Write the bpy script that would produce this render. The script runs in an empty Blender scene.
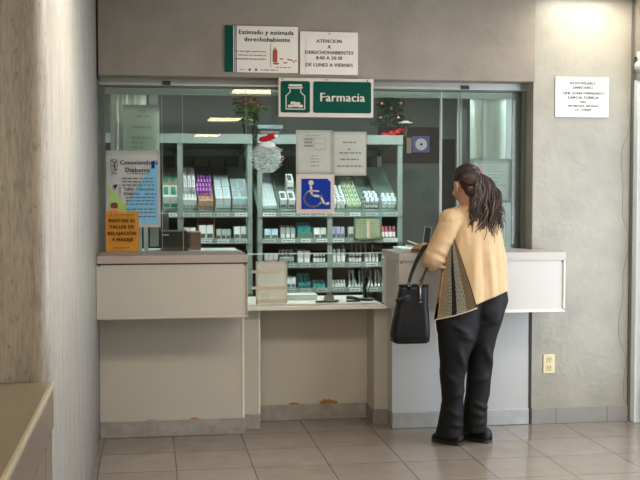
import bpy, bmesh, math, random
from mathutils import Vector, Matrix, noise
random.seed(7)
S = bpy.context.scene
COL = S.collection
PI = math.pi
# ------------------------------------------------------------------ camera
cam_d = bpy.data.cameras.new('camera'); cam = bpy.data.objects.new('camera', cam_d); COL.objects.link(cam)
cam_d.sensor_width = 36; cam_d.lens = 1100 / 640 * 36; cam_d.clip_start = .05
cam.location = (0, 0, 1.47)
cam.rotation_euler = (math.radians(90 - 2.6), 0, -math.radians(8.8))
S.camera = cam
# ------------------------------------------------------------------ world, light, exposure
S.view_settings.view_transform = 'Standard'; S.view_settings.look = 'None'
S.view_settings.gamma = 1; S.view_settings.use_curve_mapping = False
S.view_settings.exposure = 0.12
w = bpy.data.worlds.new('sky'); S.world = w; w.use_nodes = True
w.node_tree.nodes['Background'].inputs[0].default_value = (.75, .87, 1, 1)
w.node_tree.nodes['Background'].inputs[1].default_value = 1.0
DAY = 75; FIX_WARM = 16; FIX_COOL = 30
def area(name, loc, rot, sx, sy, power, col):
    d = bpy.data.lights.new(name, 'AREA'); d.shape = 'RECTANGLE'; d.size = sx; d.size_y = sy
    d.energy = power; d.color = col
    o = bpy.data.objects.new(name, d); COL.objects.link(o); o.location = loc; o.rotation_euler = rot
    return o
# daylight entering through the glazed doors on the right
area('daylight', (3.35, 4.75, 1.2), (0, PI / 2, 0), 2.2, 2.3, DAY, (.84, .92, 1))

# unseen fill light added behind on the left to brighten the window wall
area('daylight', (-2.1, -4.0, 1.5), (0, -PI / 2, 0), 1.9, 6.0, 190, (1, .95, .88))

# ------------------------------------------------------------------ materials
MATS = {}
def mat(name, col, rough=.6, metal=0, var=.0, scale=8, bump=0, bscale=60, emis=0, spec=.5, stretch=None, coat=0, sub=0):
    if name in MATS: return MATS[name]
    m = bpy.data.materials.new(name); m.use_nodes = True
    nt = m.node_tree; b = nt.nodes['Principled BSDF']; L = nt.links.new
    c = (*col, 1) if len(col) == 3 else col
    b.inputs['Base Color'].default_value = c
    b.inputs['Roughness'].default_value = rough; b.inputs['Metallic'].default_value = metal
    b.inputs['Specular IOR Level'].default_value = spec
    if coat: b.inputs['Coat Weight'].default_value = coat; b.inputs['Coat Roughness'].default_value = .1
    tc = nt.nodes.new('ShaderNodeTexCoord'); src = tc.outputs['Object']
    if stretch:
        mp = nt.nodes.new('ShaderNodeMapping'); mp.inputs['Scale'].default_value = stretch
        L(src, mp.inputs['Vector']); src = mp.outputs['Vector']
    if var:
        n = nt.nodes.new('ShaderNodeTexNoise'); n.inputs['Scale'].default_value = scale; n.inputs['Detail'].default_value = 6
        n.inputs['Roughness'].default_value = .6
        r = nt.nodes.new('ShaderNodeValToRGB')
        r.color_ramp.elements[0].position = .3; r.color_ramp.elements[1].position = .7
        r.color_ramp.elements[0].color = tuple(v * (1 - var) for v in c[:3]) + (1,)
        r.color_ramp.elements[1].color = tuple(min(1, v * (1 + var)) for v in c[:3]) + (1,)
        L(src, n.inputs['Vector']); L(n.outputs['Fac'], r.inputs['Fac']); L(r.outputs['Color'], b.inputs['Base Color'])
    if bump:
        n2 = nt.nodes.new('ShaderNodeTexNoise'); n2.inputs['Scale'].default_value = bscale; n2.inputs['Detail'].default_value = 5
        bp = nt.nodes.new('ShaderNodeBump'); bp.inputs['Strength'].default_value = bump; bp.inputs['Distance'].default_value = .01
        L(src, n2.inputs['Vector']); L(n2.outputs['Fac'], bp.inputs['Height']); L(bp.outputs['Normal'], b.inputs['Normal'])
    if emis:
        b.inputs['Emission Color'].default_value = c; b.inputs['Emission Strength'].default_value = emis
    MATS[name] = m
    return m
def glassmat(name, tint=(.967, .983, .977), rough=0.0):
    m = bpy.data.materials.new(name); m.use_nodes = True; nt = m.node_tree; nt.nodes.clear(); L = nt.links.new
    o = nt.nodes.new('ShaderNodeOutputMaterial'); mx = nt.nodes.new('ShaderNodeMixShader')
    t = nt.nodes.new('ShaderNodeBsdfTransparent'); t.inputs[0].default_value = (*tint, 1)
    g = nt.nodes.new('ShaderNodeBsdfGlossy'); g.inputs['Roughness'].default_value = rough
    f = nt.nodes.new('ShaderNodeFresnel'); f.inputs[0].default_value = 1.5
    L(f.outputs[0], mx.inputs[0]); L(t.outputs[0], mx.inputs[1]); L(g.outputs[0], mx.inputs[2]); L(mx.outputs[0], o.inputs[0])
    return m
GLASS = glassmat('clear glass')
PLASTIC = glassmat('clear sheet', (.9, .93, .93), .15)
M_header = mat('header plaster', (.265, .228, .185), .75, var=.13, scale=5, bump=.25, bscale=18)
def wallmat():
    m = mat('gloss painted plaster', (.31, .29, .235), .33, var=.12, scale=4.5, bump=0)
    nt = m.node_tree; L = nt.links.new; b = nt.nodes['Principled BSDF']
    tc = nt.nodes.new('ShaderNodeTexCoord')
    a = nt.nodes.new('ShaderNodeTexNoise'); a.inputs['Scale'].default_value = 14; a.inputs['Detail'].default_value = 8; a.inputs['Distortion'].default_value = 1.4
    bp = nt.nodes.new('ShaderNodeBump'); bp.inputs['Strength'].default_value = .3; bp.inputs['Distance'].default_value = .01
    L(tc.outputs['Object'], a.inputs['Vector']); L(a.outputs['Fac'], bp.inputs['Height']); L(bp.outputs['Normal'], b.inputs['Normal'])
    return m
M_wall = wallmat()
def stonemat():
    m = bpy.data.materials.new('vertical streaked stone'); m.use_nodes = True; nt = m.node_tree; L = nt.links.new
    b = nt.nodes['Principled BSDF']; b.inputs['Roughness'].default_value = .55
    tc = nt.nodes.new('ShaderNodeTexCoord')
    def ns(sc, det, st):
        mp = nt.nodes.new('ShaderNodeMapping'); mp.inputs['Scale'].default_value = st; L(tc.outputs['Object'], mp.inputs['Vector'])
        n = nt.nodes.new('ShaderNodeTexNoise'); n.inputs['Scale'].default_value = sc; n.inputs['Detail'].default_value = det; n.inputs['Roughness'].default_value = .65
        L(mp.outputs['Vector'], n.inputs['Vector']); return n.outputs['Fac']
    a = ns(9, 6, (3, 3, .28)); c = ns(60, 4, (3, 3, .3)); d = ns(40, 5, (1, 1, .45))
    r = nt.nodes.new('ShaderNodeValToRGB')
    e = r.color_ramp.elements; e[0].position = .32; e[0].color = (.23, .21, .185, 1); e[1].position = .7; e[1].color = (.64, .61, .56, 1)
    k = r.color_ramp.elements.new(.5); k.color = (.43, .405, .365, 1)
    m1 = nt.nodes.new('ShaderNodeMath'); m1.operation = 'MULTIPLY_ADD'; m1.inputs[1].default_value = .45; 
    m2 = nt.nodes.new('ShaderNodeMath'); m2.operation = 'MULTIPLY'; m2.inputs[1].default_value = .55
    L(a, m2.inputs[0]); L(c, m1.inputs[0]); L(m2.outputs[0], m1.inputs[2]); L(m1.outputs[0], r.inputs[0])
    r2 = nt.nodes.new('ShaderNodeValToRGB'); q = r2.color_ramp.elements; q[0].position = .34; q[0].color = (.55, .52, .5, 1); q[1].position = .42; q[1].color = (1, 1, 1, 1)
    L(d, r2.inputs[0])
    mx = nt.nodes.new('ShaderNodeMix'); mx.data_type = 'RGBA'; mx.blend_type = 'MULTIPLY'; mx.inputs[0].default_value = .7
    L(r.outputs[0], mx.inputs[6]); L(r2.outputs[0], mx.inputs[7]); L(mx.outputs[2], b.inputs['Base Color'])
    bp = nt.nodes.new('ShaderNodeBump'); bp.inputs['Strength'].default_value = .25; bp.inputs['Distance'].default_value = .004
    L(c, bp.inputs['Height']); L(bp.outputs[0], b.inputs['Normal'])
    return m
M_stone = stonemat()
def floormat():
    m = bpy.data.materials.new('polished porcelain tiles'); m.use_nodes = True; nt = m.node_tree; L = nt.links.new
    b = nt.nodes['Principled BSDF']; b.inputs['Roughness'].default_value = .17; b.inputs['Specular IOR Level'].default_value = .55
    tc = nt.nodes.new('ShaderNodeTexCoord'); mp = nt.nodes.new('ShaderNodeMapping')
    mp.inputs['Location'].default_value = (-.13, -.085, 0); L(tc.outputs['Object'], mp.inputs['Vector'])
    br = nt.nodes.new('ShaderNodeTexBrick'); br.offset = 0; br.inputs['Scale'].default_value = 1
    br.inputs['Brick Width'].default_value = .405; br.inputs['Row Height'].default_value = .405
    br.inputs['Mortar Size'].default_value = .003; br.inputs['Mortar Smooth'].default_value = .1; br.inputs['Bias'].default_value = 0
    br.inputs['Color1'].default_value = (.24, .20, .163, 1); br.inputs['Color2'].default_value = (.268, .226, .187, 1); br.inputs['Mortar'].default_value = (.07, .06, .05, 1)
    L(mp.outputs[0], br.inputs['Vector'])
    n = nt.nodes.new('ShaderNodeTexNoise'); n.inputs['Scale'].default_value = 7; n.inputs['Detail'].default_value = 8; L(tc.outputs['Object'], n.inputs['Vector'])
    r = nt.nodes.new('ShaderNodeValToRGB'); r.color_ramp.elements[0].position = .3; r.color_ramp.elements[0].color = (.85, .84, .83, 1); r.color_ramp.elements[1].position = .7
    L(n.outputs['Fac'], r.inputs[0])
    mx = nt.nodes.new('ShaderNodeMix'); mx.data_type = 'RGBA'; mx.blend_type = 'MULTIPLY'; mx.inputs[0].default_value = 1
    L(br.outputs['Color'], mx.inputs[6]); L(r.outputs[0], mx.inputs[7]); L(mx.outputs[2], b.inputs['Base Color'])
    return m
M_floor = floormat()
M_panelL = mat('beige counter laminate', (.45, .412, .345), .45, var=.03, scale=3, bump=.03, bscale=200)
M_cap = mat('taupe counter cap', (.36, .30, .26), .4, var=.05, scale=6)
M_panelR = mat('pale counter laminate', (.50, .475, .45), .42, var=.03, scale=3)
M_trimW = mat('off white edge strip', (.68, .65, .6), .4)
M_base = mat('cement baseboard', (.27, .245, .215), .7, var=.28, scale=9, bump=.3, bscale=40)
M_base2 = mat('grey tile baseboard', (.25, .235, .215), .35, var=.08, scale=5)
M_baseM = mat('worn metal baseboard', (.40, .40, .39), .38, metal=.4, var=.15, scale=12)
M_chip = mat('exposed brick red plaster', (.32, .12, .055), .9, var=.3, scale=40)
M_gap = mat('dark joint', (.03, .028, .025), .8)
M_alu = mat('dull aluminium', (.42, .44, .42), .38, metal=.75)
M_aluD = mat('dark green anodised frame', (.11, .13, .11), .45, metal=.4)
M_aluG = mat('pale green painted metal', (.36, .42, .39), .45)
M_rack = mat('grey green rack steel', (.22, .27, .245), .45, metal=.1)
M_rackD = mat('dark rack interior', (.07, .085, .08), .6)
M_tray = mat('mint rack tray', (.33, .46, .43), .5)
M_divB = mat('dark brown divider', (.10, .075, .06), .6)
M_rust = mat('terracotta bin', (.42, .17, .11), .6, var=.1, scale=20)
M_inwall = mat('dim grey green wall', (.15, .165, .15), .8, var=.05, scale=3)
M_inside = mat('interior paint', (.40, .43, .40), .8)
M_white = mat('white paper', (.86, .85, .82), .7)
M_paperG = mat('grey backlit paper', (.86, .86, .79), .8, var=.05, scale=20)
M_paperC = mat('cream paper', (.93, .92, .83), .7)
M_tape = mat('tan packing tape', (.55, .46, .32), .4)
M_sign = mat('satin white plastic', (.62, .55, .48), .35)
M_sign2 = mat('cream acrylic', (.72, .66, .58), .3)
M_signW = mat('white acrylic', (.70, .70, .68), .4)
M_green = mat('pharmacy green', (.0, .065, .042), .6, spec=.12)
M_blue = mat('accessible blue', (.006, .035, .30), .6, spec=.12)
M_ink = mat('black ink', (.012, .012, .012), .8, spec=.1)
M_inkG = mat('grey ink', (.10, .10, .10), .8, spec=.1)
M_inkN = mat('dark green ink', (.008, .045, .035), .7, spec=.1)
M_orange = mat('orange paper', (1.0, .46, .06), .6, var=.03, scale=10)
M_sky = mat('poster sky blue', (.19, .47, .68), .6)
M_lime = mat('poster lime green', (.35, .55, .16), .6)
M_skin = mat('warm brown skin', (.42, .215, .135), .5, var=.05, scale=20)
M_red = mat('glossy red', (.55, .02, .03), .3)
M_black = mat('black plastic', (.018, .018, .018), .35)
M_dark = mat('charcoal metal', (.06, .065, .065), .4, metal=.5)
M_steel = mat('dull steel', (.32, .33, .31), .3, metal=.8)
M_bwhite = mat('white carton', (.72, .76, .74), .6)
M_bgrey = mat('grey carton', (.42, .47, .46), .6)
M_bblue = mat('pale blue carton', (.48, .68, .74), .5)
M_bteal = mat('turquoise carton', (.06, .55, .58), .45)
M_bgreen = mat('green carton', (.05, .35, .22), .5)
M_bpurple = mat('violet carton', (.11, .05, .40), .4)
M_bred = mat('crimson carton', (.55, .07, .12), .5)
M_btan = mat('tan carton', (.48, .36, .26), .6)
M_bdark = mat('slate carton', (.10, .13, .14), .5)
M_cap_w = mat('white bottle cap', (.70, .82, .84), .35)
M_outlet = mat('ivory plastic', (.70, .60, .36), .35)
M_knit = mat('beige knit', (.50, .345, .19), .85, var=.05, scale=30, bump=.25, bscale=260)
M_trou = mat('black trouser cloth', (.0065, .0065, .007), .65, var=.2, scale=10, bump=.12, bscale=30, spec=.22)
M_leather = mat('black leather', (.005, .005, .006), .4, bump=.15, bscale=40, spec=.25)
M_hair = mat('dark brown hair', (.022, .010, .007), .4, var=.5, scale=30, stretch=(1, 1, .25))
M_hairB = mat('auburn brown hair', (.075, .032, .018), .42, var=.4, scale=30, stretch=(1, 1, .25))
M_shoe = mat('black shoe leather', (.008, .008, .008), .5, spec=.3)
M_desk = mat('desk stone top', (.20, .165, .115), .25, var=.06, scale=5)
M_deskF = mat('desk brown laminate', (.16, .13, .10), .3, var=.05, scale=4)
M_deskE = mat('desk light edge strip', (.42, .37, .27), .35)
M_leaf = mat('deep green leaf', (.035, .14, .035), .5, var=.3, scale=30)
M_leafY = mat('yellow green leaf', (.24, .36, .06), .5, var=.3, scale=30)
M_needle = mat('fir green', (.03, .13, .07), .6, var=.4, scale=30)
M_tinsel = mat('silver tinsel', (.72, .86, .84), .3, metal=.15, var=.25, scale=40)
M_slat = mat('grey fabric blind', (.60, .63, .58), .8)
M_slatW = mat('white fabric blind', (.72, .78, .74), .8)
M_ceil = mat('white ceiling', (.62, .60, .56), .9)
M_warm = mat('warm tube light', (1, .80, .50), .5, emis=FIX_WARM)
M_cool = mat('cool tube light', (.87, 1, .965), .5, emis=FIX_COOL)

# ------------------------------------------------------------------ mesh helpers
def mb(): return bmesh.new()
def box(bm, x0, x1, y0, y1, z0, z1, bev=0, mi=0, rot=None):
    cx, cy, cz = (x0 + x1) / 2, (y0 + y1) / 2, (z0 + z1) / 2
    r = bmesh.ops.create_cube(bm, size=1)
    vs = r['verts']
    for v in vs: v.co = Vector((v.co.x * (x1 - x0), v.co.y * (y1 - y0), v.co.z * (z1 - z0)))
    fs = list({f for v in vs for f in v.link_faces})
    if bev:
        es = list({e for v in vs for e in v.link_edges})
        rr = bmesh.ops.bevel(bm, geom=es + vs, offset=bev, segments=2, affect='EDGES', profile=.5)
        vs = list({v for f in rr['faces'] for v in f.verts} | {v for v in vs if v.is_valid})
        fs = list({f for v in vs for f in v.link_faces})
    for v in vs:
        if rot: v.co = rot @ v.co
        v.co += Vector((cx, cy, cz))
    for f in fs: f.material_index = mi
    return vs
def prism(bm, pts, y0, y1, mi=0):   # polygon in XZ extruded in Y
    a = [bm.verts.new((x, y0, z)) for x, z in pts]; b = [bm.verts.new((x, y1, z)) for x, z in pts]
    n = len(pts)
    for f in [bm.faces.new(a), bm.faces.new(b[::-1])] + [bm.faces.new((a[i], b[i], b[(i + 1) % n], a[(i + 1) % n])) for i in range(n)]:
        f.material_index = mi
def prism_z(bm, pts, z0, z1):
    a = [bm.verts.new((x, y, z0)) for x, y in pts]; b = [bm.verts.new((x, y, z1)) for x, y in pts]
    n = len(pts)
    bm.faces.new(a[::-1]); bm.faces.new(b)
    for i in range(n): bm.faces.new((a[i], a[(i + 1) % n], b[(i + 1) % n], b[i]))
def tube(bm, pts, rad, seg=8, closed=False, flat=None, mi=0):
    pts = [Vector(p) for p in pts]; n = len(pts)
    if not hasattr(rad, '__len__'): rad = [rad] * n
    up = Vector((0, 0, 1)); rings = []
    prev = None
    for i, p in enumerate(pts):
        t = (pts[(i + 1) % n] - pts[i - 1]) if closed else (pts[min(i + 1, n - 1)] - pts[max(i - 1, 0)])
        t.normalize()
        if prev is None:
            a = t.cross(up)
            if a.length < .1: a = t.cross(Vector((1, 0, 0)))
        else:
            a = prev - t * prev.dot(t)
        a.normalize(); b = t.cross(a); prev = a
        fa, fb = flat if flat else (1, 1)
        rings.append([bm.verts.new(p + a * math.cos(q) * rad[i] * fa + b * math.sin(q) * rad[i] * fb) for q in [2 * PI * k / seg for k in range(seg)]])
    m = n if closed else n - 1
    for i in range(m):
        A, B = rings[i], rings[(i + 1) % n]
        for k in range(seg): bm.faces.new((A[k], A[(k + 1) % seg], B[(k + 1) % seg], B[k])).material_index = mi
    if not closed: bm.faces.new(rings[0][::-1]).material_index = mi; bm.faces.new(rings[-1]).material_index = mi
def lathe(bm, prof, c=(0, 0, 0), seg=20, mi=0):
    rings = []
    for r, z in prof: rings.append([bm.verts.new((c[0] + r * math.cos(2 * PI * k / seg), c[1] + r * math.sin(2 * PI * k / seg), c[2] + z)) for k in range(seg)])
    for A, B in zip(rings, rings[1:]):
        for k in range(seg): bm.faces.new((A[k], A[(k + 1) % seg], B[(k + 1) % seg], B[k])).material_index = mi
    bm.faces.new(rings[0][::-1]).material_index = mi; bm.faces.new(rings[-1]).material_index = mi
def ell(bm, c, r, rot=None, mi=0, sub=2):
    g = bmesh.ops.create_icosphere(bm, subdivisions=sub, radius=1)
    for v in g['verts']:
        p = Vector((v.co.x * r[0], v.co.y * r[1], v.co.z * r[2]))
        if rot: p = rot @ p
        v.co = p + Vector(c)
        for f in v.link_faces: f.material_index = mi
    return g['verts']
def loft(bm, rings, cap=True, mi=0):
    R = [[bm.verts.new(p) for p in r] for r in rings]; n = len(R[0])
    for A, B in zip(R, R[1:]):
        for k in range(n): bm.faces.new((A[k], A[(k + 1) % n], B[(k + 1) % n], B[k])).material_index = mi
    if cap: bm.faces.new(R[0][::-1]).material_index = mi; bm.faces.new(R[-1]).material_index = mi
def sheet(bm, grid, th=None):
    V = [[bm.verts.new(p) for p in row] for row in grid]
    for i in range(len(V) - 1):
        for j in range(len(V[0]) - 1): bm.faces.new((V[i][j], V[i][j + 1], V[i + 1][j + 1], V[i + 1][j]))
def obj(name, bm, mats, parent=None, smooth=False, world=True, loc=None):
    bmesh.ops.recalc_face_normals(bm, faces=bm.faces[:])
    me = bpy.data.meshes.new(name); bm.to_mesh(me); bm.free()
    for m in (mats if isinstance(mats, (list, tuple)) else [mats]): me.materials.append(m)
    if smooth:
        for p in me.polygons: p.use_smooth = True
    o = bpy.data.objects.new(name, me); COL.objects.link(o)
    if loc is not None:      # geometry was written in local coordinates
        o.location = loc
    if parent:
        o.parent = parent
        if world: o.matrix_parent_inverse = Matrix.Translation(-parent.location)
    return o
def tag(o, label, cat, group=None, kind=None):
    o['label'] = label; o['category'] = cat
    if group: o['group'] = group
    if kind: o['kind'] = kind
    return o
def thing(name, label, cat, loc=(0, 0, 0), group=None):
    o = bpy.data.objects.new(name, None); COL.objects.link(o); o.location = loc; o.empty_display_size = .05
    return tag(o, label, cat, group)
def struct(name, bm, m, label=None, parent=None, smooth=False):
    o = obj(name, bm, m, parent, smooth)
    if not parent: o['kind'] = 'structure'; o['label'] = label or name.replace('_', ' '); 
    return o
def boxobj(name, dims, m, parent=None, bev=0):
    bm = mb(); box(bm, *dims, bev=bev); return obj(name, bm, m, parent)
def copy_thing(root, loc, rz=None, label=None, group=None):
    r = root.copy(); COL.objects.link(r); r.location = loc
    if rz is not None: r.rotation_euler = rz
    if label: r['label'] = label
    if group: r['group'] = group
    for ch in list(root.children):
        c = ch.copy(); COL.objects.link(c); c.parent = r
    return r
def text_bm(bm, lines, m_i=0):
    """lines: (string, x, z, size, align, bold) on plane y=0 facing -Y; adds real letter geometry."""
    for s, x, z, size, al, bold in lines:
        cu = bpy.data.curves.new('t', 'FONT'); cu.body = s; cu.size = size; cu.align_x = al; cu.align_y = 'CENTER'
        cu.extrude = .0004; cu.resolution_u = 2; cu.fill_mode = 'BOTH'; cu.space_character = 1 + bold * 2
        to = bpy.data.objects.new('t', cu); COL.objects.link(to)
        me = to.to_mesh().copy()
        me.transform(Matrix.Translation((x, 0, z)) @ Matrix.Rotation(PI / 2, 4, 'X'))
        for q in ([-1, 0, 1] if bold else [0]):       # heavier strokes
            m2 = me.copy(); m2.transform(Matrix.Translation((q * bold * size * .9, q * .00005, 0))); bm.from_mesh(m2); bpy.data.meshes.remove(m2)
        bpy.data.objects.remove(to); bpy.data.curves.remove(cu); bpy.data.meshes.remove(me)
def scribble(bm, x0, x1, z, h, y=0, seed=0):   # a line of print too small to read: word-length dashes
    rnd = random.Random(seed); x = x0
    while x < x1:
        l = rnd.uniform(.012, .035)
        e = min(x + l, x1)
        box(bm, x, e, y - .0005, y + .0005, z - h / 2, z + h / 2); x = e + .006
def letters(parent, lines, y, m=None, name='lettering', extra=None):
    bm = mb(); text_bm(bm, lines)
    for v in bm.verts: v.co.y += y
    if extra: extra(bm)
    return obj(name, bm, m or M_ink, parent)
def remesh(o, vox=.006, it=4, fac=.5):
    m = o.modifiers.new('r', 'REMESH'); m.mode = 'VOXEL'; m.voxel_size = vox; m.use_smooth_shade = True
    s = o.modifiers.new('s', 'SMOOTH'); s.factor = fac; s.iterations = it
    dg = bpy.context.evaluated_depsgraph_get(); me = bpy.data.meshes.new_from_object(o.evaluated_get(dg))
    o.modifiers.clear(); old = o.data; o.data = me; bpy.data.meshes.remove(old)
    for p in me.polygons: p.use_smooth = True
def capsule(bm, p0, p1, r0, r1, seg=14, n=5):
    p0, p1 = Vector(p0), Vector(p1)
    tube(bm, [p0.lerp(p1, i / n) for i in range(n + 1)], [r0 + (r1 - r0) * i / n for i in range(n + 1)], seg)
    ell(bm, p0, (r0,) * 3); ell(bm, p1, (r1,) * 3)
def lerp(a, b, t): return a + (b - a) * t

# ================================================================== STRUCTURE
YP = 6.58                                   # plane of the counter base panels and right wall
bm = mb(); box(bm, -2.2, 3.4, -13, 9.6, -.1, 0); struct('floor', bm, M_floor, 'polished beige-grey tiled floor')
bm = mb(); box(bm, -2.2, 3.3, -13, 6.78, 2.7, 2.8); struct('ceiling', bm, M_ceil, 'lobby ceiling')
bm = mb(); box(bm, -2.3, -2.2, -13, 3.35, 0, 2.7); struct('wall_far_left', bm, M_header, 'far left lobby wall')
bm = mb(); box(bm, -2.2, 3.3, -13.1, -13, 0, 2.7); struct('wall_behind', bm, M_header, 'wall behind the viewer')
# streaked stone pier on the left with rounded corner
bm = mb()
pts = [(-2.2, 3.35)]
for k in range(13):
    a = -PI / 2 + PI / 2 * k / 12
    pts.append((-.30 - .05 + .05 * math.cos(a), 3.35 + .05 + .05 * math.sin(a)))
pts += [(-.30, 6.82), (-2.2, 6.82)]
prism_z(bm, pts, 0, 2.7)
struct('wall_left', bm, M_stone, 'streaked stone wall on the left')
for p in bpy.data.objects['wall_left'].data.polygons: p.use_smooth = abs(p.normal.z) < .5
# header above the window
boxobj('wall_header', (-.291, 2.36, 6.55, 6.74, 2.138, 2.7), M_header, bev=.004)['kind'] = 'structure'
bm = mb(); box(bm, -.30, -.291, 6.56, 6.74, 2.12, 2.7); struct('trim_1', bm, M_gap, 'dark joint between stone wall and header')
# right wall
bm = mb(); box(bm, 2.36, 3.06, YP, 6.80, 0, 2.7); wr = struct('wall_right', bm, M_wall, 'glossy beige plaster wall on the right')
bm = mb()
pz = []
for i in range(60):
    z = .12 + i * (1.98 / 59)
    pz.append((2.965 + .022 * math.sin(z * 7.1) + .012 * math.sin(z * 17 + 1) + .01 * noise.noise(Vector((z * 9, 0, 3))), YP, z))
tube(bm, pz, .0022, 5); obj('crack', bm, mat('plaster crack', (.22, .2, .16), .9), wr)
bm = mb(); box(bm, 2.345, 2.361, YP - .006, YP + .03, .1, .75); struct('trim_2', bm, M_gap, 'dark joint beside the counter base')
# right side wall with door glazing towards the daylight
bm = mb()
box(bm, 3.085, 3.2, 6.30, 6.60, 0, 2.7); box(bm, 3.085, 3.2, -13, 6.30, 2.35, 2.7)
box(bm, 3.085, 3.2, -13, 3.4, 0, 2.35); box(bm, 3.085, 3.2, 6.58, 6.9, 0, 2.7)
struct('wall_side', bm, M_wall, 'side wall with daylight openings')
# door at the far right edge
dr = boxobj('door_1', (3.012, 3.08, 6.50, YP, 0.0, 2.16), mat('white door frame', (.72, .78, .80), .35), bev=.006)
dr['kind'] = 'structure'; dr['label'] = 'white metal door frame at the right edge'
boxobj('gasket', (2.999, 3.012, 6.56, YP, 0, 2.7), mat('dark bronze gasket', (.12, .11, .10), .5), dr)
boxobj('upper_jamb', (3.012, 3.08, 6.50, YP, 2.30, 2.7), M_header, dr)
bm = mb(); ell(bm, (3.012, 6.48, 2.235), (.036, .04, .04)); tube(bm, [(3.03, 6.5, 2.235), (3.03, 6.5, 2.15)], .028, 12)
tube(bm, [(3.03, 6.5, 2.24), (3.03, 6.5, 2.33)], .028, 12)
obj('pivot_housing', bm, mat('grey pivot metal', (.36, .36, .34), .5), dr, True)
bm = mb(); ell(bm, (3.07, 6.47, .16), (.03, .03, .16)); obj('sill_guard', bm, M_base, dr, True)
# glazed doors that let the daylight in (outside the frame)
for k, (a, b) in enumerate([(3.4, 6.30)]):
    bm = mb(); n = 3 if k else 2
    for i in range(n + 1):
        y = a + (b - a) * i / n; box(bm, 3.12, 3.17, max(a, y - .03), min(b, y + .03), 0, 2.35)
    box(bm, 3.12, 3.17, a, b, 2.29, 2.35); box(bm, 3.12, 3.17, a, b, 0, .08)
    struct('window_%d' % (k + 2), bm, M_alu, 'glazed entrance frames')
# baseboards
bm = mb(); box(bm, -.299, .56, YP - .012, YP + .05, 0, .098, bev=.004); struct('baseboard_left', bm, M_base, 'grey cement baseboard under the left counter')
bm = mb(); box(bm, .56, .665, 6.69, 6.80, 0, .092, bev=.003); struct('trim_3', bm, M_base, 'short cement baseboard of the left pilaster')
bm = mb(); box(bm, .668, 1.37, 6.912, 6.96, 0, .10, bev=.004); struct('baseboard_recess', bm, M_base, 'cement baseboard inside the knee recess')
bm = mb(); box(bm, 1.372, 1.47, 6.69, 6.94, 0, .098, bev=.003); struct('trim_4', bm, M_base, 'short baseboard of the right pilaster')
bm = mb(); box(bm, 1.468, 2.345, YP - .012, YP + .05, 0, .10, bev=.004); struct('baseboard_middle', bm, M_baseM, 'worn metallic baseboard behind the woman')
bm = mb()
for a, b in [(2.362, 2.52), (2.522, 2.86), (2.862, 3.01)]: box(bm, a, b, YP - .014, YP, 0, .10, bev=.002)
struct('baseboard_right', bm, M_base2, 'grey tiled baseboard of the right wall')
# knee recess wall and interior room shell
bm = mb(); box(bm, .56, 1.48, 6.925, 6.97, 0, .735); wrec = struct('wall_recess', bm, M_panelL, 'beige wall at the back of the knee recess')
def chip(c, w, h, y, par):
    bm = mb(); n = 14
    pts = [(c[0] + w * math.cos(PI * k / (n - 1)) * (1 + .15 * random.uniform(-1, 1)), c[1] + h * math.sin(PI * k / (n - 1)) * random.uniform(.7, 1.1)) for k in range(n)]
    prism(bm, pts, y, y + .004); obj('paint_chip', bm, M_chip, par)
chip((1.125, .10), .062, .03, 6.9215, wrec); chip((.905, .10), .035, .014, 6.9215, wrec)
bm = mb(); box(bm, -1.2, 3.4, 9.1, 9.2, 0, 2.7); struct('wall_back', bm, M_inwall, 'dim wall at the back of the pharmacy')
bm = mb(); box(bm, -1.2, 3.4, 6.80, 9.2, 2.55, 2.62); struct('wall_interior_ceiling', bm, M_inside, 'pharmacy ceiling')
bm = mb(); box(bm, -1.25, -1.2, 6.8, 9.2, 0, 2.7); struct('wall_interior_left', bm, M_inside, 'left wall of the pharmacy')
bm = mb(); box(bm, 3.3, 3.4, 6.9, 9.2, 0, 2.7); struct('wall_interior_right', bm, M_inside, 'right wall of the pharmacy')
bm = mb(); box(bm, 2.55, 3.3, 8.2, 8.3, 0, 2.55); struct('wall_partition', bm, mat('partition grey', (.30, .33, .31), .8), 'grey partition inside the pharmacy')
bm = mb(); box(bm, 2.45, 2.56, 9.06, 9.12, 0, 1.9); struct('door_2', bm, M_gap, 'dark doorway at the back of the pharmacy')
# window frame
bm = mb()
box(bm, -.29, 2.36, 6.70, 6.80, 2.098, 2.138)
wf = struct('window_1', bm, M_alu, 'aluminium window front of the pharmacy')
bm = mb(); box(bm, -.29, 2.36, 6.715, 6.79, 2.088, 2.098); obj('dark_track', bm, M_aluD, wf)
bm = mb(); box(bm, -.29, 2.36, 6.83, 6.87, 2.055, 2.105); obj('inner_rail', bm, M_aluG, wf)
bm = mb(); box(bm, -.291, -.262, 6.71, 6.79, 1.10, 2.09); obj('left_jamb', bm, M_aluD, wf)
bm = mb(); box(bm, 2.33, 2.362, 6.71, 6.79, 1.10, 2.09); box(bm, 2.295, 2.33, 6.75, 6.80, 1.10, 2.09); obj('right_jamb', bm, M_aluD, wf)
bm = mb(); box(bm, 1.812, 1.822, 6.745, 6.775, 1.10, 2.09); box(bm, 1.93, 1.94, 6.76, 6.79, 1.10, 2.09); box(bm, 1.955, 1.962, 6.78, 6.80, 1.1, 2.09); obj('glass_edge_trim', bm, M_aluG, wf)
for x in (.075, .2, .585):  # faint reflection lines drawn as thin strips on the glass, the last a pane edge
    bm = mb(); box(bm, x, x + .0025, 6.743, 6.757, 1.10, 2.09); obj('pane_line', bm, M_aluG, wf)
bm = mb(); box(bm, -.26, 2.33, 6.746, 6.754, 1.098, 2.09); obj('glass_pane', bm, GLASS, wf)
bm = mb(); box(bm, .59, 1.435, 6.716, 6.722, .767, 1.075); obj('lower_glass_pane', bm, GLASS, wf)
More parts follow.
